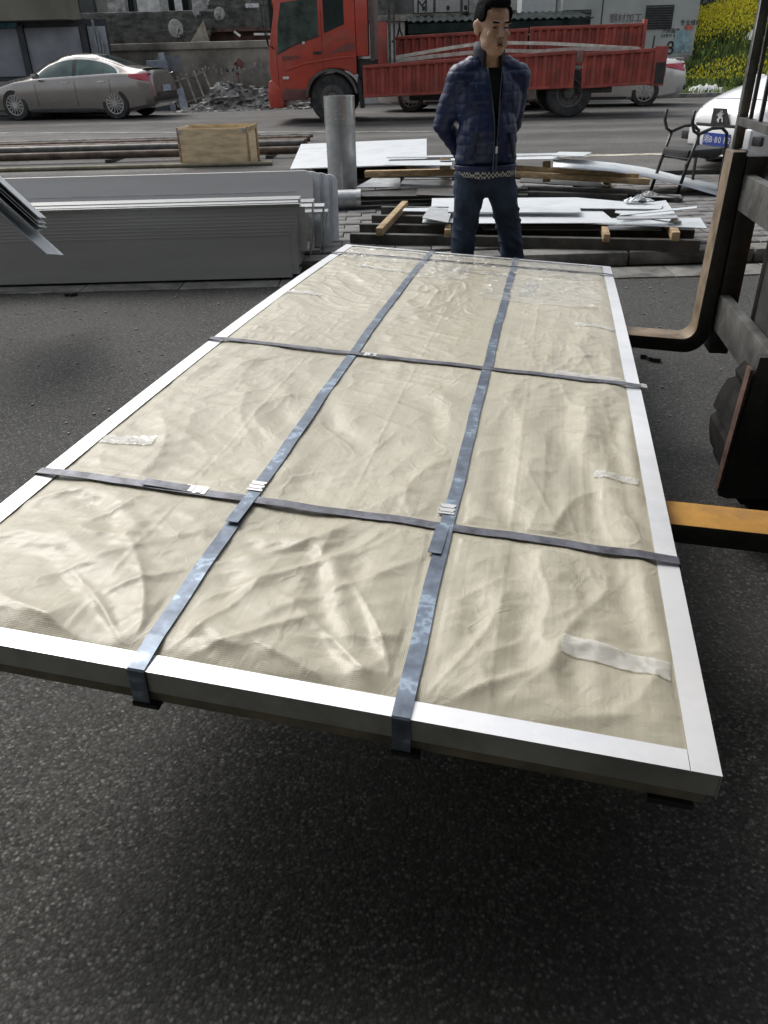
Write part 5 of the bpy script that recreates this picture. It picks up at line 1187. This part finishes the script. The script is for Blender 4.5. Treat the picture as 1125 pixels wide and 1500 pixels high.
# washing hung in front of it
for k, (x, wdt, m_) in enumerate([(-10.6, .7, M_cloth), (-9.4, .9, M_plasticw), (-8.5, .35, M_cloth), (-7.9, .3, M_plasticw), (-7.2, .8, M_cloth)]):
    tag(MB().bx(x, x + wdt, 37.2, 37.22, 2.5, 4.2).build('hanging_cloth', m_), ['grey cloth hanging by the kiosk end of the rail', 'wide white cloth hanging above the tiled roof', 'narrow grey cloth next to the wide white cloth', 'narrow white cloth in the middle of the rail', 'wide grey cloth at the dish end of the rail'][k], 'cloth', 'washing above the tiled roof')
# grey panelled kiosk at far left
kk = thing('panelled_kiosk', 'grey panelled kiosk with dark posts and olive fascia behind the sedan', 'kiosk', (-12, 26.9, RZ))
MB().bx(-20, -7.75, 26.7, 26.8, .15, 2.62).build('back_board', M_kioskp, kk, world=True)
for x0, x1 in ((-16.2, -13.3), (-13.2, -10.35), (-10.15, -8.55), (-8.3, -7.78)):
    MB().bx(x0, x1, 26.64, 26.7, 1.22, 2.44).build('panel', M_kiosk, kk, world=True, bevel=.01)
    MB().bx(x0, x1, 26.64, 26.7, .2, 1.1).build('lower_panel', M_render2, kk, world=True, bevel=.01)
for x in (-13.25, -10.25, -8.42):
    MB().bx(x - .09, x + .09, 26.58, 26.70, .15, 2.5).build('post', M_kioskp, kk, world=True)
MB().bx(-16, -10.3, 26.60, 26.66, 2.46, 2.58).build('blue_band', mat('teal_band', (.06, .2, .26), .5, var=.5, scale=2), kk, world=True)
MB().bx(-20, -8.6, 25.9, 27.2, 2.6, 3.6).build('fascia', M_olive, kk, world=True)
for k in range(6):
    MB().bx(-8.1 + k * .085, -8.05 + k * .085, 26.5, 26.56, .15, 2.6 - k * .26).build('slat', mat('slat_grey', (.26, .29, .3), .6, .2), kk, world=True)
# leaning steel cabinet sheet and leaning gate
cbn = thing('metal_cabinet', 'blue grey metal cabinet leaning on the wall beside the sedan tail', 'cabinet', (-6.8, 28, RZ))
MB().bx(-7.1, -6.45, 28.1, 28.5, RZ, 1.55).build('case', mat('cabinet_grey', (.2, .23, .27), .5, .3, var=.15), cbn, world=True, bevel=.01)
MB().beam((-6.42, 27.95, RZ), (-6.62, 28.2, 1.75), .18, .03, up=(0, 1, 0)).build('side_sheet', mat('cabinet_pale', (.3, .33, .37), .5, .3), cbn, world=True)
MB().beam((-6.05, 27.9, RZ), (-6.2, 28.2, .75), .25, .03, up=(0, 1, 0)).build('loose_board', mat('cabinet_pale', (.3, .33, .37), .5, .3), cbn, world=True)
gt = thing('leaning_gate', 'rusty barred gate leaning against the concrete wall', 'gate', (-5.8, 28.2, RZ))
g0, g1, g2, g3 = Yp(262, 158, 28.0), Yp(314, 143, 28.0), Yp(296, 100, 28.45), Yp(248, 116, 28.45)
M_gate = mat('gate_grey', (.34, .31, .26), .8, .1, var=.3)
def lp_(a, b, t): return a.lerp(b, t)
for t in (.12, .88): MB().beam(lp_(g0, g3, t), lp_(g1, g2, t), .05, .05).build('gate_rail', M_gate, gt, world=True)
for k in range(5): MB().beam(lp_(g0, g1, k / 4), lp_(g3, g2, k / 4), .05, .04, up=(0, 1, 0)).build('gate_bar', M_gate, gt, world=True)
# rubbish heap
random.seed(5); nx_, ny_ = 90, 22; X_ = np.linspace(-6.1, -2.0, nx_); Y_ = np.linspace(26.9, 28.6, ny_)
XX, YY = np.meshgrid(X_, Y_); env = np.clip((YY - 26.9) / .5, 0, 1) * np.clip((XX + 6.1) / 1.0, .1, 1)
HH = RZ - .02 + env * (.06 + .62 * np.exp(-((XX + 4.65) / .6) ** 2) * .8 + .25 * np.exp(-((XX + 3.4) / .7) ** 2) + .22 * ridge(vnoise(XX * 3.5, YY * 4, 21)) ** 2 + .1 * vnoise(XX * 9, YY * 9, 22))
rb = stuff(MB().grid([[(XX[j, i], YY[j, i], HH[j, i]) for i in range(nx_)] for j in range(ny_)]).build('rubbish_heap', M_rub1, smooth=False))
rr2 = MB()
for _ in range(420):
    x, y = random.uniform(-6.0, -2.0), random.uniform(26.7, 28.2); i = int((x + 6.1) / 4.1 * (nx_ - 1)); j = max(0, int((y - 26.9) / 1.7 * (ny_ - 1)))
    z = HH[min(j, ny_ - 1), min(i, nx_ - 1)]; s_ = random.uniform(.03, .14)
    rr2.box((x, y, z + .02), (s_ * 2.2, s_, s_ * .35), Matrix.Rotation(random.uniform(0, 6), 3, 'Z') @ Matrix.Rotation(random.uniform(-.6, .6), 3, 'X'))
stuff(rr2.build('rubbish_scraps', mat('scraps', (.36, .36, .34), .7, var=.5, scale=2.5, dirt=((.1, .1, .09), 2, .8))))

# ================================================================ FAR SIDE OF THE ROAD, MIDDLE AND RIGHT
wb = thing('white_outbuilding', 'small white outbuilding with black painted characters behind the truck', 'outbuilding', (.6, 29, RZ))
MB().bx(-.9, 1.06, 29, 31, RZ, 2.42).build('wall', mat('outbuilding_white', (.5, .5, .48), .8, var=.08), wb, world=True)
MB().bx(-1.2, 4.6, 28.8, 31.2, 2.44, 2.62).build('roof', mat('mossy_roof', (.2, .19, .16), .9, var=.5, scale=3), wb, world=True)
text_mesh('painted_character', '反', .6, M_ink, (-.05, 28.995, 1.9), (1, 0, 0), (0, 0, 1), wb, .002)
text_mesh('painted_character', '人', .6, M_ink, (.6, 28.995, 1.9), (1, 0, 0), (0, 0, 1), wb, .002)
mbld = thing('grey_block', 'long grey block with pale window panels behind the shed', 'building', (3, 34, 0))
MB().bx(-.5, 7.0, 34.0, 37, 0, 4.2).build('wall', mat('grey_wall_dark', (.14, .145, .135), .9, var=.25, scale=.8), mbld, world=True)
for x0, x1 in ((1.6, 2.3), (2.4, 3.3), (3.4, 3.6), (3.95, 4.9), (5.0, 5.9)):
    pnl = MB().bx(x0, x1, 33.93, 33.99, 2.86, 3.9).build('pale_panel', mat('panel_pale', (.4, .4, .38), .8, var=.1), mbld, world=True)
    MB().bx((x0 + x1) / 2 - .05, (x0 + x1) / 2 + .05, 33.9, 33.925, 2.92, 3.05).build('vent_hole', M_ink, pnl, world=True)
text_mesh('wall_scrawl', 'M', .55, M_ink, (1.68, 33.92, 2.88), (1, 0, 0), (0, 0, 1), mbld, .002)
MB().bx(3.62, 3.93, 33.6, 33.9, 2.3, 4.2).build('downpipe', mat('pale_grey', (.3, .3, .29), .8), mbld, world=True)
sh = thing('corrugated_shed', 'dark open shed with corrugated roof between truck and white building', 'shed', (4, 28, RZ))
n_ = 100; G = []
for e, (y, z) in enumerate(((27.0, 2.36), (29.6, 2.62))): G.append([(1.1 + 5.5 * i / n_, y, z + .028 * math.sin(i * math.pi / 2) - .0 * e) for i in range(n_ + 1)])
ro = MB().grid(G).build('roof', M_awn, sh, world=True); ro.modifiers.new('s', 'SOLIDIFY').thickness = .02
MB().bx(1.1, 6.5, 29.5, 29.55, RZ, 2.55).build('back_wall', M_awn, sh, world=True)
MB().bx(1.1, 6.5, 27.0, 27.05, 2.06, 2.3).build('fascia', M_awn, sh, world=True)
for x in (1.2, 3.8, 6.4): MB().bx(x - .05, x + .05, 27.05, 27.15, RZ, 2.3).build('post', M_awn, sh, world=True)
lts = MB()
for x0, x1 in ((1.15, 1.45), (1.6, 1.9), (2.05, 2.35), (2.55, 3.3), (3.8, 4.2), (4.6, 5.6)): lts.bx(x0, x1, 29.44, 29.49, 1.98, 2.02)
lts.build('gap_strip', M_white, sh, world=True)
pwh = thing('white_block', 'plain white wall block rising behind the shed roof', 'building', (5, 31, 0)); MB().bx(5.1, 6.25, 31, 32, 0, 4.5).build('wall', mat('plain_white', (.46, .48, .47), .8, var=.05), pwh, world=True)
# white louvred building
lb_ = thing('louvred_building', 'pale building with louvre windows, painted 8 and blue poster', 'building', (9, 33, RZ))
BX0, BX1 = 6.9, 11.85
MB().bx(BX0, BX1, 33.0, 36.5, RZ, 5.0).build('wall', M_render, lb_, world=True)
def louvre(x0, x1, z0, z1, n):
    f = MB().bx(x0, x1, 32.96, 32.99, z0, z1).build('louvre_window', M_kioskp, lb_, world=True)
    for k in range(n):
        z = z0 + .03 + (z1 - z0 - .06) * (k + .5) / n
        MB().box(((x0 + x1) / 2, 32.935, z), (x1 - x0 - .06, .05, .018), Matrix.Rotation(.5, 3, 'X')).build('slat', mat('louvre_grey', (.13, .135, .13), .5, .3), f, world=True)
louvre(9.93, 10.93, 2.12, 2.86, 9); louvre(7.0, 7.95, 2.0, 2.78, 8)
MB().bx(8.33, 8.37, 32.985, 32.998, RZ, 4.9).build('wall_seam', M_kioskp, lb_, world=True)
def wpt(px, py): return Yp(px, py, 32.985)
text_mesh('painted_number', '8', .62, M_ink, wpt(974, 80), (1, 0, 0), (0, 0, 1), lb_, .002, .0)
text_mesh('painted_writing', '汽修服务', .16, M_ink, wpt(970, 48), (1, 0, 0), (0, 0, 1), lb_, .002)
text_mesh('painted_writing', 'SERVICE', .145, M_ink, wpt(968, 54.5), (1, 0, 0), (0, 0, 1), lb_, .002)
text_mesh('painted_writing', '专业维修', .19, M_ink, wpt(996, 36.5), (1, 0, 0), (0, 0, 1), lb_, .002)
text_mesh('painted_writing', '电话', .19, M_inkred, wpt(1001, 44), (1, 0, 0), (0, 0, 1), lb_, .002)
MB().slab([wpt(1006, 37), wpt(1013, 37), wpt(1013, 44), wpt(1006, 44)], .004).build('red_patch', M_inkred, lb_, world=True)
text_mesh('faded_writing', '钢材加工 不锈钢', .3, M_inkgrey, wpt(892, 32), (1, 0, 0), (0, 0, 1), lb_, .002)
MB().slab([wpt(989, 45), wpt(1011, 44), wpt(1011, 76), wpt(986, 77)], .008).build('blue_poster', M_poster, lb_, world=True)
for k in range(3): MB().slab([wpt(991 + k * 7, 47), wpt(995 + k * 7, 47), wpt(994 + k * 7, 74), wpt(990 + k * 7, 74)], .003).build('poster_column', M_lamp if k == 5 else M_platew, lb_, world=True)
MB().slab([wpt(997, 80), wpt(1011, 80), wpt(1010, 90), wpt(996, 90)], .004).build('faded_notice', mat('pink_notice', (.34, .3, .3), .8, var=.2, scale=10), lb_, world=True)

# hillside with flowering rape
def hill_h(x, y):
    base = RZ - .02 + np.clip((y - 29.2 + (x - 12) * .10) / 5.0, 0, 1.15) * (1.3 + .3 * np.clip(x - 12.3, 0, 12))
    g = .8 * (vnoise(x * .5 + 9, y * .5, 31) - .5) + .35 * (vnoise(x * 1.7, y * 1.7, 32) - .5)
    k = np.clip((y - 28.8 + (x - 12) * .1) / 3, 0, 1)
    side = np.clip((x - 10.9) / 1.2 + np.clip((y - 36) / 4, 0, 2), 0, 1)
    return (base - RZ) * side + g * k * side * .6 + RZ
xs_ = np.linspace(7, 46, 130); ys_ = np.linspace(27.6, 50, 90)
HX, HY = np.meshgrid(xs_, ys_); HZ_ = hill_h(HX, HY)
struct(MB().grid([[(HX[j, i], HY[j, i], HZ_[j, i]) for i in range(130)] for j in range(90)]).build('hillside', M_soil, smooth=True))
struct(MB().bx(7.6, 40, 27.5, 27.72, RZ - .02, RZ + .12).build('far_kerb', M_kerb, bevel=.02))
def blades(name, n, gen, m_):
    vs = []; fs = []
    for _ in range(n):
        q = gen()
        if q is None: continue
        x, y, z, h, w2 = q; a = random.uniform(0, math.pi); dx, dy = math.cos(a) * w2, math.sin(a) * w2; lx, ly = random.uniform(-.3, .3) * h, random.uniform(-.3, .3) * h
        b = len(vs); vs += [(x - dx, y - dy, z), (x + dx, y + dy, z), (x + lx + dx * .5, y + ly + dy * .5, z + h), (x + lx - dx * .5, y + ly - dy * .5, z + h)]; fs.append((b, b + 1, b + 2, b + 3))
    me = bpy.data.meshes.new(name); me.from_pydata(vs, [], fs); me.materials.append(m_); o = bpy.data.objects.new(name, me); link(o); return stuff(o)
def zone(x, y): return float(vnoise(np.array(x * .45 + 3), np.array(y * .6), 41))
def gh(x, y): return float(hill_h(np.array(x), np.array(y)))
def g_grass():
    x, y = random.uniform(8.6, 20), random.uniform(27.8, 38); return (x, y, gh(x, y) - .02, random.uniform(.08, .3), random.uniform(.015, .05))
def g_weed():
    x, y = random.uniform(10.5, 20), random.uniform(28.5, 38); return (x, y, gh(x, y) - .02, random.uniform(.2, .55), random.uniform(.02, .06))
def bandf(x, y):
    d = y - 29.2 + (x - 12) * .1
    if .3 < d < 2.4: return .5
    if d > 3.9: return 1.0
    return .05
def g_fl():
    x, y = random.uniform(10.9, 20), random.uniform(28.8, 39)
    if random.random() > bandf(x, y): return None
    d = y - 29.2 + (x - 12) * .1; hgt = random.uniform(.2, .5) if d < 3.2 else random.uniform(.3, .9)
    return (x, y, gh(x, y) + hgt, random.uniform(.03, .07), random.uniform(.012, .03))
blades('grass', 26000, g_grass, M_grass); blades('weeds', 14000, g_weed, M_grassd); blades('rape_flowers', 42000, g_fl, M_flower)
# white plastic sheet and litter by the verge
def litter(px0, px1, py, Yv, hgt, lb):
    a, b = Yp(px0, py, Yv), Yp(px1, py, Yv); n = 26; G = []
    for j in range(6):
        G.append([(a.x + (b.x - a.x) * i / n, Yv + .5 * j / 5 * 1.2 - .3, RZ + .02 + hgt * math.sin(math.pi * j / 5) * abs(math.sin(math.pi * i / n)) ** .6 * random.uniform(.75, 1.15) + .02) for i in range(n + 1)])
    tag(MB().grid(G).build('plastic_sheeting', M_plasticw, smooth=True), lb, 'plastic sheeting', 'white plastic on the verge')
litter(999, 1068, 136, 28.3, .3, 'long white plastic sheeting lying along the verge')
litter(1092, 1118, 57, 33.0, .4, 'small white plastic caught high on the hillside')
bpy.data.objects['plastic_sheeting.001'].location.z = gh(13.9, 33) - RZ + .1
# trees
def tree(x, y, z, h, r, n, lb, seed):
    random.seed(seed); t = thing('tree', lb, 'tree', (x, y, z), 0, 'dark trees above the hillside')
    mb = MB().tube([(0, 0, 0), (.08, .05, h * .35), (-.05, 0, h * .6), (0, .1, h * .85)], .13, 8)
    for k in range(7):
        a = random.uniform(0, 6.28); z0 = h * random.uniform(.3, .65); mb.tube([(0, 0, z0), (math.cos(a) * r * .5, math.sin(a) * r * .5, z0 + h * .15), (math.cos(a) * r * .85, math.sin(a) * r * .85, z0 + h * .28)], .045, 6)
    mb.build('trunk', M_bark, t, smooth=True); vs = []; fs = []
    cl = [(random.gauss(0, r * .5), random.gauss(0, r * .5), h * random.uniform(.35, 1.0), random.uniform(.3, .7) * r * .5) for _ in range(26)]
    for _ in range(n):
        c = random.choice(cl); d = Vector((random.gauss(0, 1), random.gauss(0, 1), random.gauss(0, .8))).normalized() * c[3] * random.uniform(.5, 1.05); p = Vector(c[:3]) + d
        a = Vector((random.gauss(0, 1), random.gauss(0, 1), random.gauss(0, 1))).normalized() * random.uniform(.05, .1); b = a.orthogonal().normalized() * a.length * .7
        k = len(vs); vs += [p - a, p + b, p + a, p - b]; fs.append((k, k + 1, k + 2, k + 3))
    me = bpy.data.meshes.new('crown'); me.from_pydata([tuple(v) for v in vs], [], fs); me.materials.append(M_leaf); o = bpy.data.objects.new('crown', me); link(o); o.parent = t; stuff(o)
for i, (x, y, h) in enumerate([(12.6, 38.5, 4.4), (14.6, 40, 4.8), (16.8, 41, 5), (19.5, 42, 5), (13.5, 43, 6.5), (17.5, 45, 6.5)]):
    tree(x, y, gh(x, y) - .8, h, 1.9, 5000, ['dark tree right beside the louvred building corner', 'second dark tree on the hill counted from the louvred building', 'third dark tree on the hill counted from the louvred building', 'dark tree farthest along the flowering slope', 'tall dark tree behind the first tree', 'tall dark tree behind the third tree'][i], 50 + i)
struct(MB().grid([[(-60 + i * 4, 60, -1 + 0 * j) if j == 0 else (-60 + i * 4, 62 + 10 * j, 5 * j + 2 * math.sin(i * .9) + 1.5 * math.sin(i * 2.3)) for i in range(38)] for j in range(4)]).build('far_hill', M_leaf, smooth=True))
# ================================================================ THE MAN
random.seed(9)
def cap_ell(mb, p0, r0, p1, r1, fl=(1, 1, 1), n=16):
    """tapered limb closed with round ends"""
    p0, p1 = Vector(p0), Vector(p1); d = (p1 - p0); L_ = d.length; d.normalize(); a = d.orthogonal().normalized(); b = d.cross(a); prof = []
    for k in range(6): t = -math.pi / 2 + k / 6 * math.pi / 2; prof.append((r0 * math.cos(t), r0 * math.sin(t)))
    for k in range(7): t = k / 6 * math.pi / 2; prof.append((r1 * math.cos(t), L_ + r1 * math.sin(t)))
    vs = [p0 + d * h + (a * math.cos(2 * math.pi * i / n) + b * math.sin(2 * math.pi * i / n)) * max(r, 1e-4) for r, h in prof for i in range(n)]
    m_ = len(prof); fs = [(k * n + i, k * n + (i + 1) % n, (k + 1) * n + (i + 1) % n, (k + 1) * n + i) for k in range(m_ - 1) for i in range(n)] + [tuple(range(n - 1, -1, -1)), tuple(range((m_ - 1) * n, m_ * n))]
    return mb.add(vs, fs)
def ell(mb, c, r, rot=None, n=20, m_=12):
    c = Vector(c); vs = []
    for j in range(m_ + 1):
        t = -math.pi / 2 + math.pi * j / m_; cr_ = max(math.cos(t), 1e-3)
        for i in range(n):
            p = Vector((r[0] * cr_ * math.cos(2 * math.pi * i / n), r[1] * cr_ * math.sin(2 * math.pi * i / n), r[2] * math.sin(t)))
            vs.append(c + (rot @ p if rot else p))
    fs = [(j * n + i, j * n + (i + 1) % n, (j + 1) * n + (i + 1) % n, (j + 1) * n + i) for j in range(m_) for i in range(n)] + [tuple(range(n - 1, -1, -1)), tuple(range(m_ * n, (m_ + 1) * n))]
    return mb.add(vs, fs)
def remesh(mb, name, m_, parent, vox, smooth=3, fac=.6, disp=None):
    o = mb.build(name, m_, parent); a = o.modifiers.new('r', 'REMESH'); a.mode = 'VOXEL'; a.voxel_size = vox; a.use_smooth_shade = True
    if smooth: b = o.modifiers.new('s', 'SMOOTH'); b.iterations = smooth; b.factor = fac
    dg = bpy.context.evaluated_depsgraph_get(); me = bpy.data.meshes.new_from_object(o.evaluated_get(dg)); o.modifiers.clear(); o.data = me
    if disp is not None:
        n = len(me.vertices); co = np.empty(n * 3); me.vertices.foreach_get('co', co); nr = np.empty(n * 3); me.vertices.foreach_get('normal', nr); co = co.reshape(-1, 3); nr = nr.reshape(-1, 3)
        co += nr * disp(co, nr)[:, None]; me.vertices.foreach_set('co', co.ravel()); me.update()
    me.polygons.foreach_set('use_smooth', [True] * len(me.polygons)); me.materials.clear(); me.materials.append(m_); return o
man = thing('person', 'man in blue quilted jacket and dark jeans standing behind the panel, hands behind back', 'person', (.64, 4.86, 0), R(10))
Rx = lambda a: Matrix.Rotation(a, 3, 'X'); Ry = lambda a: Matrix.Rotation(a, 3, 'Y'); Rz3 = lambda a: Matrix.Rotation(a, 3, 'Z')
hyaw = Rz3(R(9)) @ Rx(R(7)); HC = Vector((.0, -.035, 1.60)); hyaw = hyaw @ Matrix.Diagonal((1.15, 1.07, 1.06)); hp = lambda x, y, z: HC + hyaw @ Vector((x, y, z))
# joints (local: he faces -y)
SHL, SHR = Vector((-.165, .0, 1.365)), Vector((.165, .0, 1.365)); ELL_, ELR = Vector((-.23, .10, 1.14)), Vector((.19, .12, 1.13)); WRL, WRR = Vector((-.09, .2, .97)), Vector((.08, .21, .96))
HPL, HPR = Vector((-.09, 0, .88)), Vector((.09, 0, .88)); KNL, KNR = Vector((-.125, -.02, .49)), Vector((.18, -.02, .49)); ANL, ANR = Vector((-.15, .02, .09)), Vector((.24, .02, .09))
b = MB()
ell(b, hp(0, .012, .045), (.074, .094, .088), hyaw); ell(b, hp(0, -.02, -.03), (.062, .072, .085), hyaw)     # skull, face
ell(b, hp(0, -.045, -.09), (.043, .042, .032), hyaw); ell(b, hp(-.038, -.03, -.062), (.026, .04, .035), hyaw); ell(b, hp(.038, -.03, -.062), (.026, .04, .035), hyaw)  # chin, jaw
for s_ in (-1, 1):
    ell(b, hp(.036 * s_, -.07, -.02), (.022, .016, .016), hyaw); ell(b, hp(.028 * s_, -.084, .028), (.026, .012, .008), hyaw)   # cheek, brow
    ell(b, hp(.075 * s_, .012, -.002), (.009, .02, .033), hyaw @ Rz3(-.35 * s_)); ell(b, hp(.08 * s_, .018, .012), (.008, .018, .02), hyaw @ Rz3(-.4 * s_)) # ear
cap_ell(b, hp(0, -.088, .02), .008, hp(0, -.104, -.018), .0105); ell(b, hp(0, -.100, -.026), (.017, .012, .009), hyaw)     # nose
ell(b, hp(0, -.089, -.055), (.023, .011, .007), hyaw); ell(b, hp(0, -.086, -.068), (.019, .011, .007), hyaw)               # lips
cap_ell(b, hp(0, .02, -.05), .056, (0, .01, 1.42), .064)                                                                    # neck
cap_ell(b, SHL, .05, SHR, .05); ell(b, (0, 0, 1.25), (.15, .1, .2)); ell(b, (0, 0, 1.02), (.13, .09, .16)); ell(b, (0, .01, .9), (.15, .1, .1))
for S_, E_, W2, sg in ((SHL, ELL_, WRL, 1), (SHR, ELR, WRR, -1)):
    cap_ell(b, S_, .05, E_, .036); cap_ell(b, E_, .036, W2, .026)
    pm = W2 + Vector((.05 * sg, .02, -.05)); cap_ell(b, W2, .027, pm, .034)
    for k in range(4):
        q0 = pm + Vector((.012 * sg, -.03 + .02 * k, -.012)); q1 = q0 + Vector((.03 * sg, 0, -.03 + .002 * k)); q2 = q1 + Vector((.012 * sg, .0, -.03)); cap_ell(b, q0, .0095, q1, .0088, n=8); cap_ell(b, q1, .0088, q2, .0075, n=8)
    cap_ell(b, W2 + Vector((0, -.02, -.02)), .011, W2 + Vector((.0, -.045, -.065)), .009, n=8)
for A_, B_, C_ in ((HPL, KNL, ANL), (HPR, KNR, ANR)):
    cap_ell(b, A_, .08, B_, .052); cap_ell(b, B_, .052, C_, .036); cap_ell(b, C_ - Vector((0, 0, .03)), .035, C_ + Vector((.01, -.14, -.05)), .028)
body = remesh(b, 'body', M_skin, man, .0055, 2, .5)
# hair: short, darker on top, cut square over the ears
hb = MB(); ell(hb, hp(0, .024, .06), (.077, .096, .087), hyaw); ell(hb, hp(0, -.028, .108), (.062, .062, .034), hyaw); ell(hb, hp(0, .055, .025), (.074, .062, .07), hyaw)
for s_ in (-1, 1): ell(hb, hp(.066 * s_, -.01, .06), (.012, .045, .035), hyaw)
hair = remesh(hb, 'hair', M_hair, man, .005, 2, .5, lambda co, nr: .003 * (np.random.RandomState(1).rand(len(co)) - .3))
# carve the hair back from the face: drop vertices in front of and below the hairline
bm = bmesh.new(); bm.from_mesh(hair.data); inv = hyaw.inverted()
dele = [v for v in bm.verts if (lambda q: (q.y < -.055 and q.z < .088) or (q.y < -.02 and q.z < .03 and abs(q.x) < .06) or (q.z < .015 and q.y < .03) or q.z < -.03)(inv @ (v.co - HC))]
bmesh.ops.delete(bm, geom=dele, context='VERTS'); bm.to_mesh(hair.data); bm.free()
for s_ in (-1, 1):
    e = MB(); ell(e, hp(.03 * s_, -.086, .008), (.0135, .006, .0036), hyaw, 12, 8); e.build('eye', M_eye, man, smooth=True)
    e = MB(); ell(e, hp(.031 * s_, -.0945, .031), (.021, .006, .0042), hyaw @ Ry(-.12 * s_), 12, 8); e.build('eyebrow', M_hair, man, smooth=True)
    e = MB(); ell(e, hp(.007 * s_, -.104, -.033), (.004, .005, .003), hyaw, 8, 6); e.build('nostril', M_eye, man, smooth=True)
e = MB(); ell(e, hp(0, -.0965, -.0615), (.015, .004, .0028), hyaw, 14, 8); e.build('mouth', M_eye, man, smooth=True)
e = MB(); ell(e, hp(0, -.0985, -.0545), (.022, .005, .004), hyaw, 14, 8); ell(e, hp(0, -.096, -.0695), (.019, .006, .005), hyaw, 14, 8); e.build('lips', M_lip, man, smooth=True)
# jacket
j = MB()
cap_ell(j, SHL + Vector((.02, 0, -.005)), .076, SHR + Vector((-.02, 0, -.005)), .076); ell(j, (0, 0, 1.25), (.195, .132, .2)); ell(j, (0, -.005, 1.05), (.178, .128, .2))
cap_ell(j, (-.075, .0, .97), .105, (.075, 0, .97), .105); ell(j, (0, -.03, 1.1), (.165, .125, .2)); cap_ell(j, (-.035, .01, 1.445), .06, (-.15, .005, 1.375), .07); cap_ell(j, (.035, .01, 1.445), .06, (.15, .005, 1.375), .07); cap_ell(j, (0, .015, 1.42), .088, (0, .02, 1.475), .078)
for S_, E_, W2 in ((SHL, ELL_, WRL), (SHR, ELR, WRR)): cap_ell(j, S_, .076, E_, .06); cap_ell(j, E_, .06, W2, .044)
def quilt(co, nr):
    z = co[:, 2]; th = np.arctan2(co[:, 0], -co[:, 1]); row = np.floor(z / .052)
    a = np.abs(np.sin(np.pi * z / .052)) ** .35; c = np.abs(np.sin(np.pi * (co[:, 0] / .07 + .5 * (row % 2)))) ** .25
    wr_ = vnoise(co[:, 0] * 22 + 50, z * 16 + 20, 61) - .5
    return .0065 * a * c + .004 * wr_ - .004
jk = remesh(j, 'jacket', M_jacket, man, .006, 4, .6, quilt)
# cut jacket: hem line and neck hole
bm = bmesh.new(); bm.from_mesh(jk.data)
def outj(v):
    x, y, z = v.co
    if z < .905 + .02 * x: return True
    if z > 1.475: return True
    if z > 1.0 and y < -.02:            # the open front, a V that narrows downwards
        half = .010 + max(0, (z - 1.05)) ** 1.6 * .17
        return abs(x - .008) < half and y < -.04
    return False
bmesh.ops.delete(bm, geom=[v for v in bm.verts if outj(v)], context='VERTS'); bm.to_mesh(jk.data); bm.free()
# shirt under the jacket
s1 = MB(); ell(s1, (0, 0, 1.25), (.17, .118, .19)); ell(s1, (0, -.012, 1.05), (.155, .116, .2)); cap_ell(s1, (-.08, 0, 1.36), .06, (.08, 0, 1.36), .06)
remesh(s1, 'shirt', M_shirt, man, .009, 3, .6)
def ring(z0, z1, rx0, ry0, rx1, ry1, name, m_, a0=0.0, a1=2 * math.pi, yo=0.0, n=48, lean=0.0, wav=0.0):
    G = []
    for k in range(5):
        t = k / 4; G.append([((rx0 + (rx1 - rx0) * t) * math.sin(a), -(ry0 + (ry1 - ry0) * t) * math.cos(a) + yo + lean * t, z0 + (z1 - z0) * t + wav * math.sin(a * 5)) for a in np.linspace(a0, a1, n)])
    o = MB().grid(G).build(name, m_, man, smooth=True); md = o.modifiers.new('s', 'SOLIDIFY'); md.thickness = .006; return o
ring(1.40, 1.54, .084, .086, .078, .08, 'collar', M_collar, R(30), R(330), .012)
ring(1.40, 1.53, .09, .092, .084, .086, 'collar_shell', M_collar, R(33), R(327), .012)
ring(.872, .92, .174, .134, .172, .13, 'shirt_hem', M_check, yo=-.004, wav=.004)
ring(.905, .935, .181, .136, .183, .136, 'jacket_hem', M_jacket, yo=-.002)
zt_ = [(.008 + sgn * (.012 + max(0, z - 1.0) ** 1.6 * .16), -(.128 - .25 * max(0, z - 1.2) ** 1.6 + .006 * (z < 1.25)) - .014, z) for sgn in (1,) for z in np.linspace(.9, 1.4, 16)]
for sgn in (-1, 1):
    pts = []
    for z in np.linspace(.9, 1.42, 20):
        x = .008 + sgn * (.008 + max(0, z - 1.05) ** 1.6 * .17); ryz = .150 if z < 1.15 else .150 - .25 * (z - 1.15); pts.append((x, -ryz + x * x * 1.5, z))
    MB().tube(pts, .004, 6).build('zip_tape', mat('zip_grey', (.08, .1, .12), .5, .3), man, smooth=True)
MB().box((.012, -.16, 1.02), (.012, .006, .035)).build('zip_pull', M_white, man, bevel=.002)
for s_ in (-1, 1): MB().beam((.095 * s_, -.137, 1.10), (.125 * s_, -.122, .97), .012, .01).build('pocket_zip', M_collar, man)
# jeans
q = MB(); cap_ell(q, (-.07, .0, .885), .1, (.07, .0, .885), .1); cap_ell(q, (-.04, .0, .83), .085, (.05, .0, .83), .085)
for A_, B_, C_ in ((HPL, KNL, ANL), (HPR, KNR, ANR)): cap_ell(q, A_ + Vector((0, 0, -.02)), .096, B_, .071); cap_ell(q, B_, .071, C_ + Vector((0, 0, .0)), .064)
def crease(co, nr): return .011 * (ridge(vnoise(co[:, 0] * 12 + 9 + co[:, 1] * 9, co[:, 2] * 17 + co[:, 0] * 9, 71)) ** 2 - .4)
jn = remesh(q, 'jeans', M_jeans, man, .008, 3, .6, crease)
for A_, B_, C_ in ((HPL, KNL, ANL), (HPR, KNR, ANR)):
    f = MB(); cap_ell(f, C_ + Vector((0, .03, -.045)), .045, C_ + Vector((.02, -.16, -.05)), .042); remesh(f, 'shoe', M_shoe, man, .008, 2, .5)
man.location.z = 0
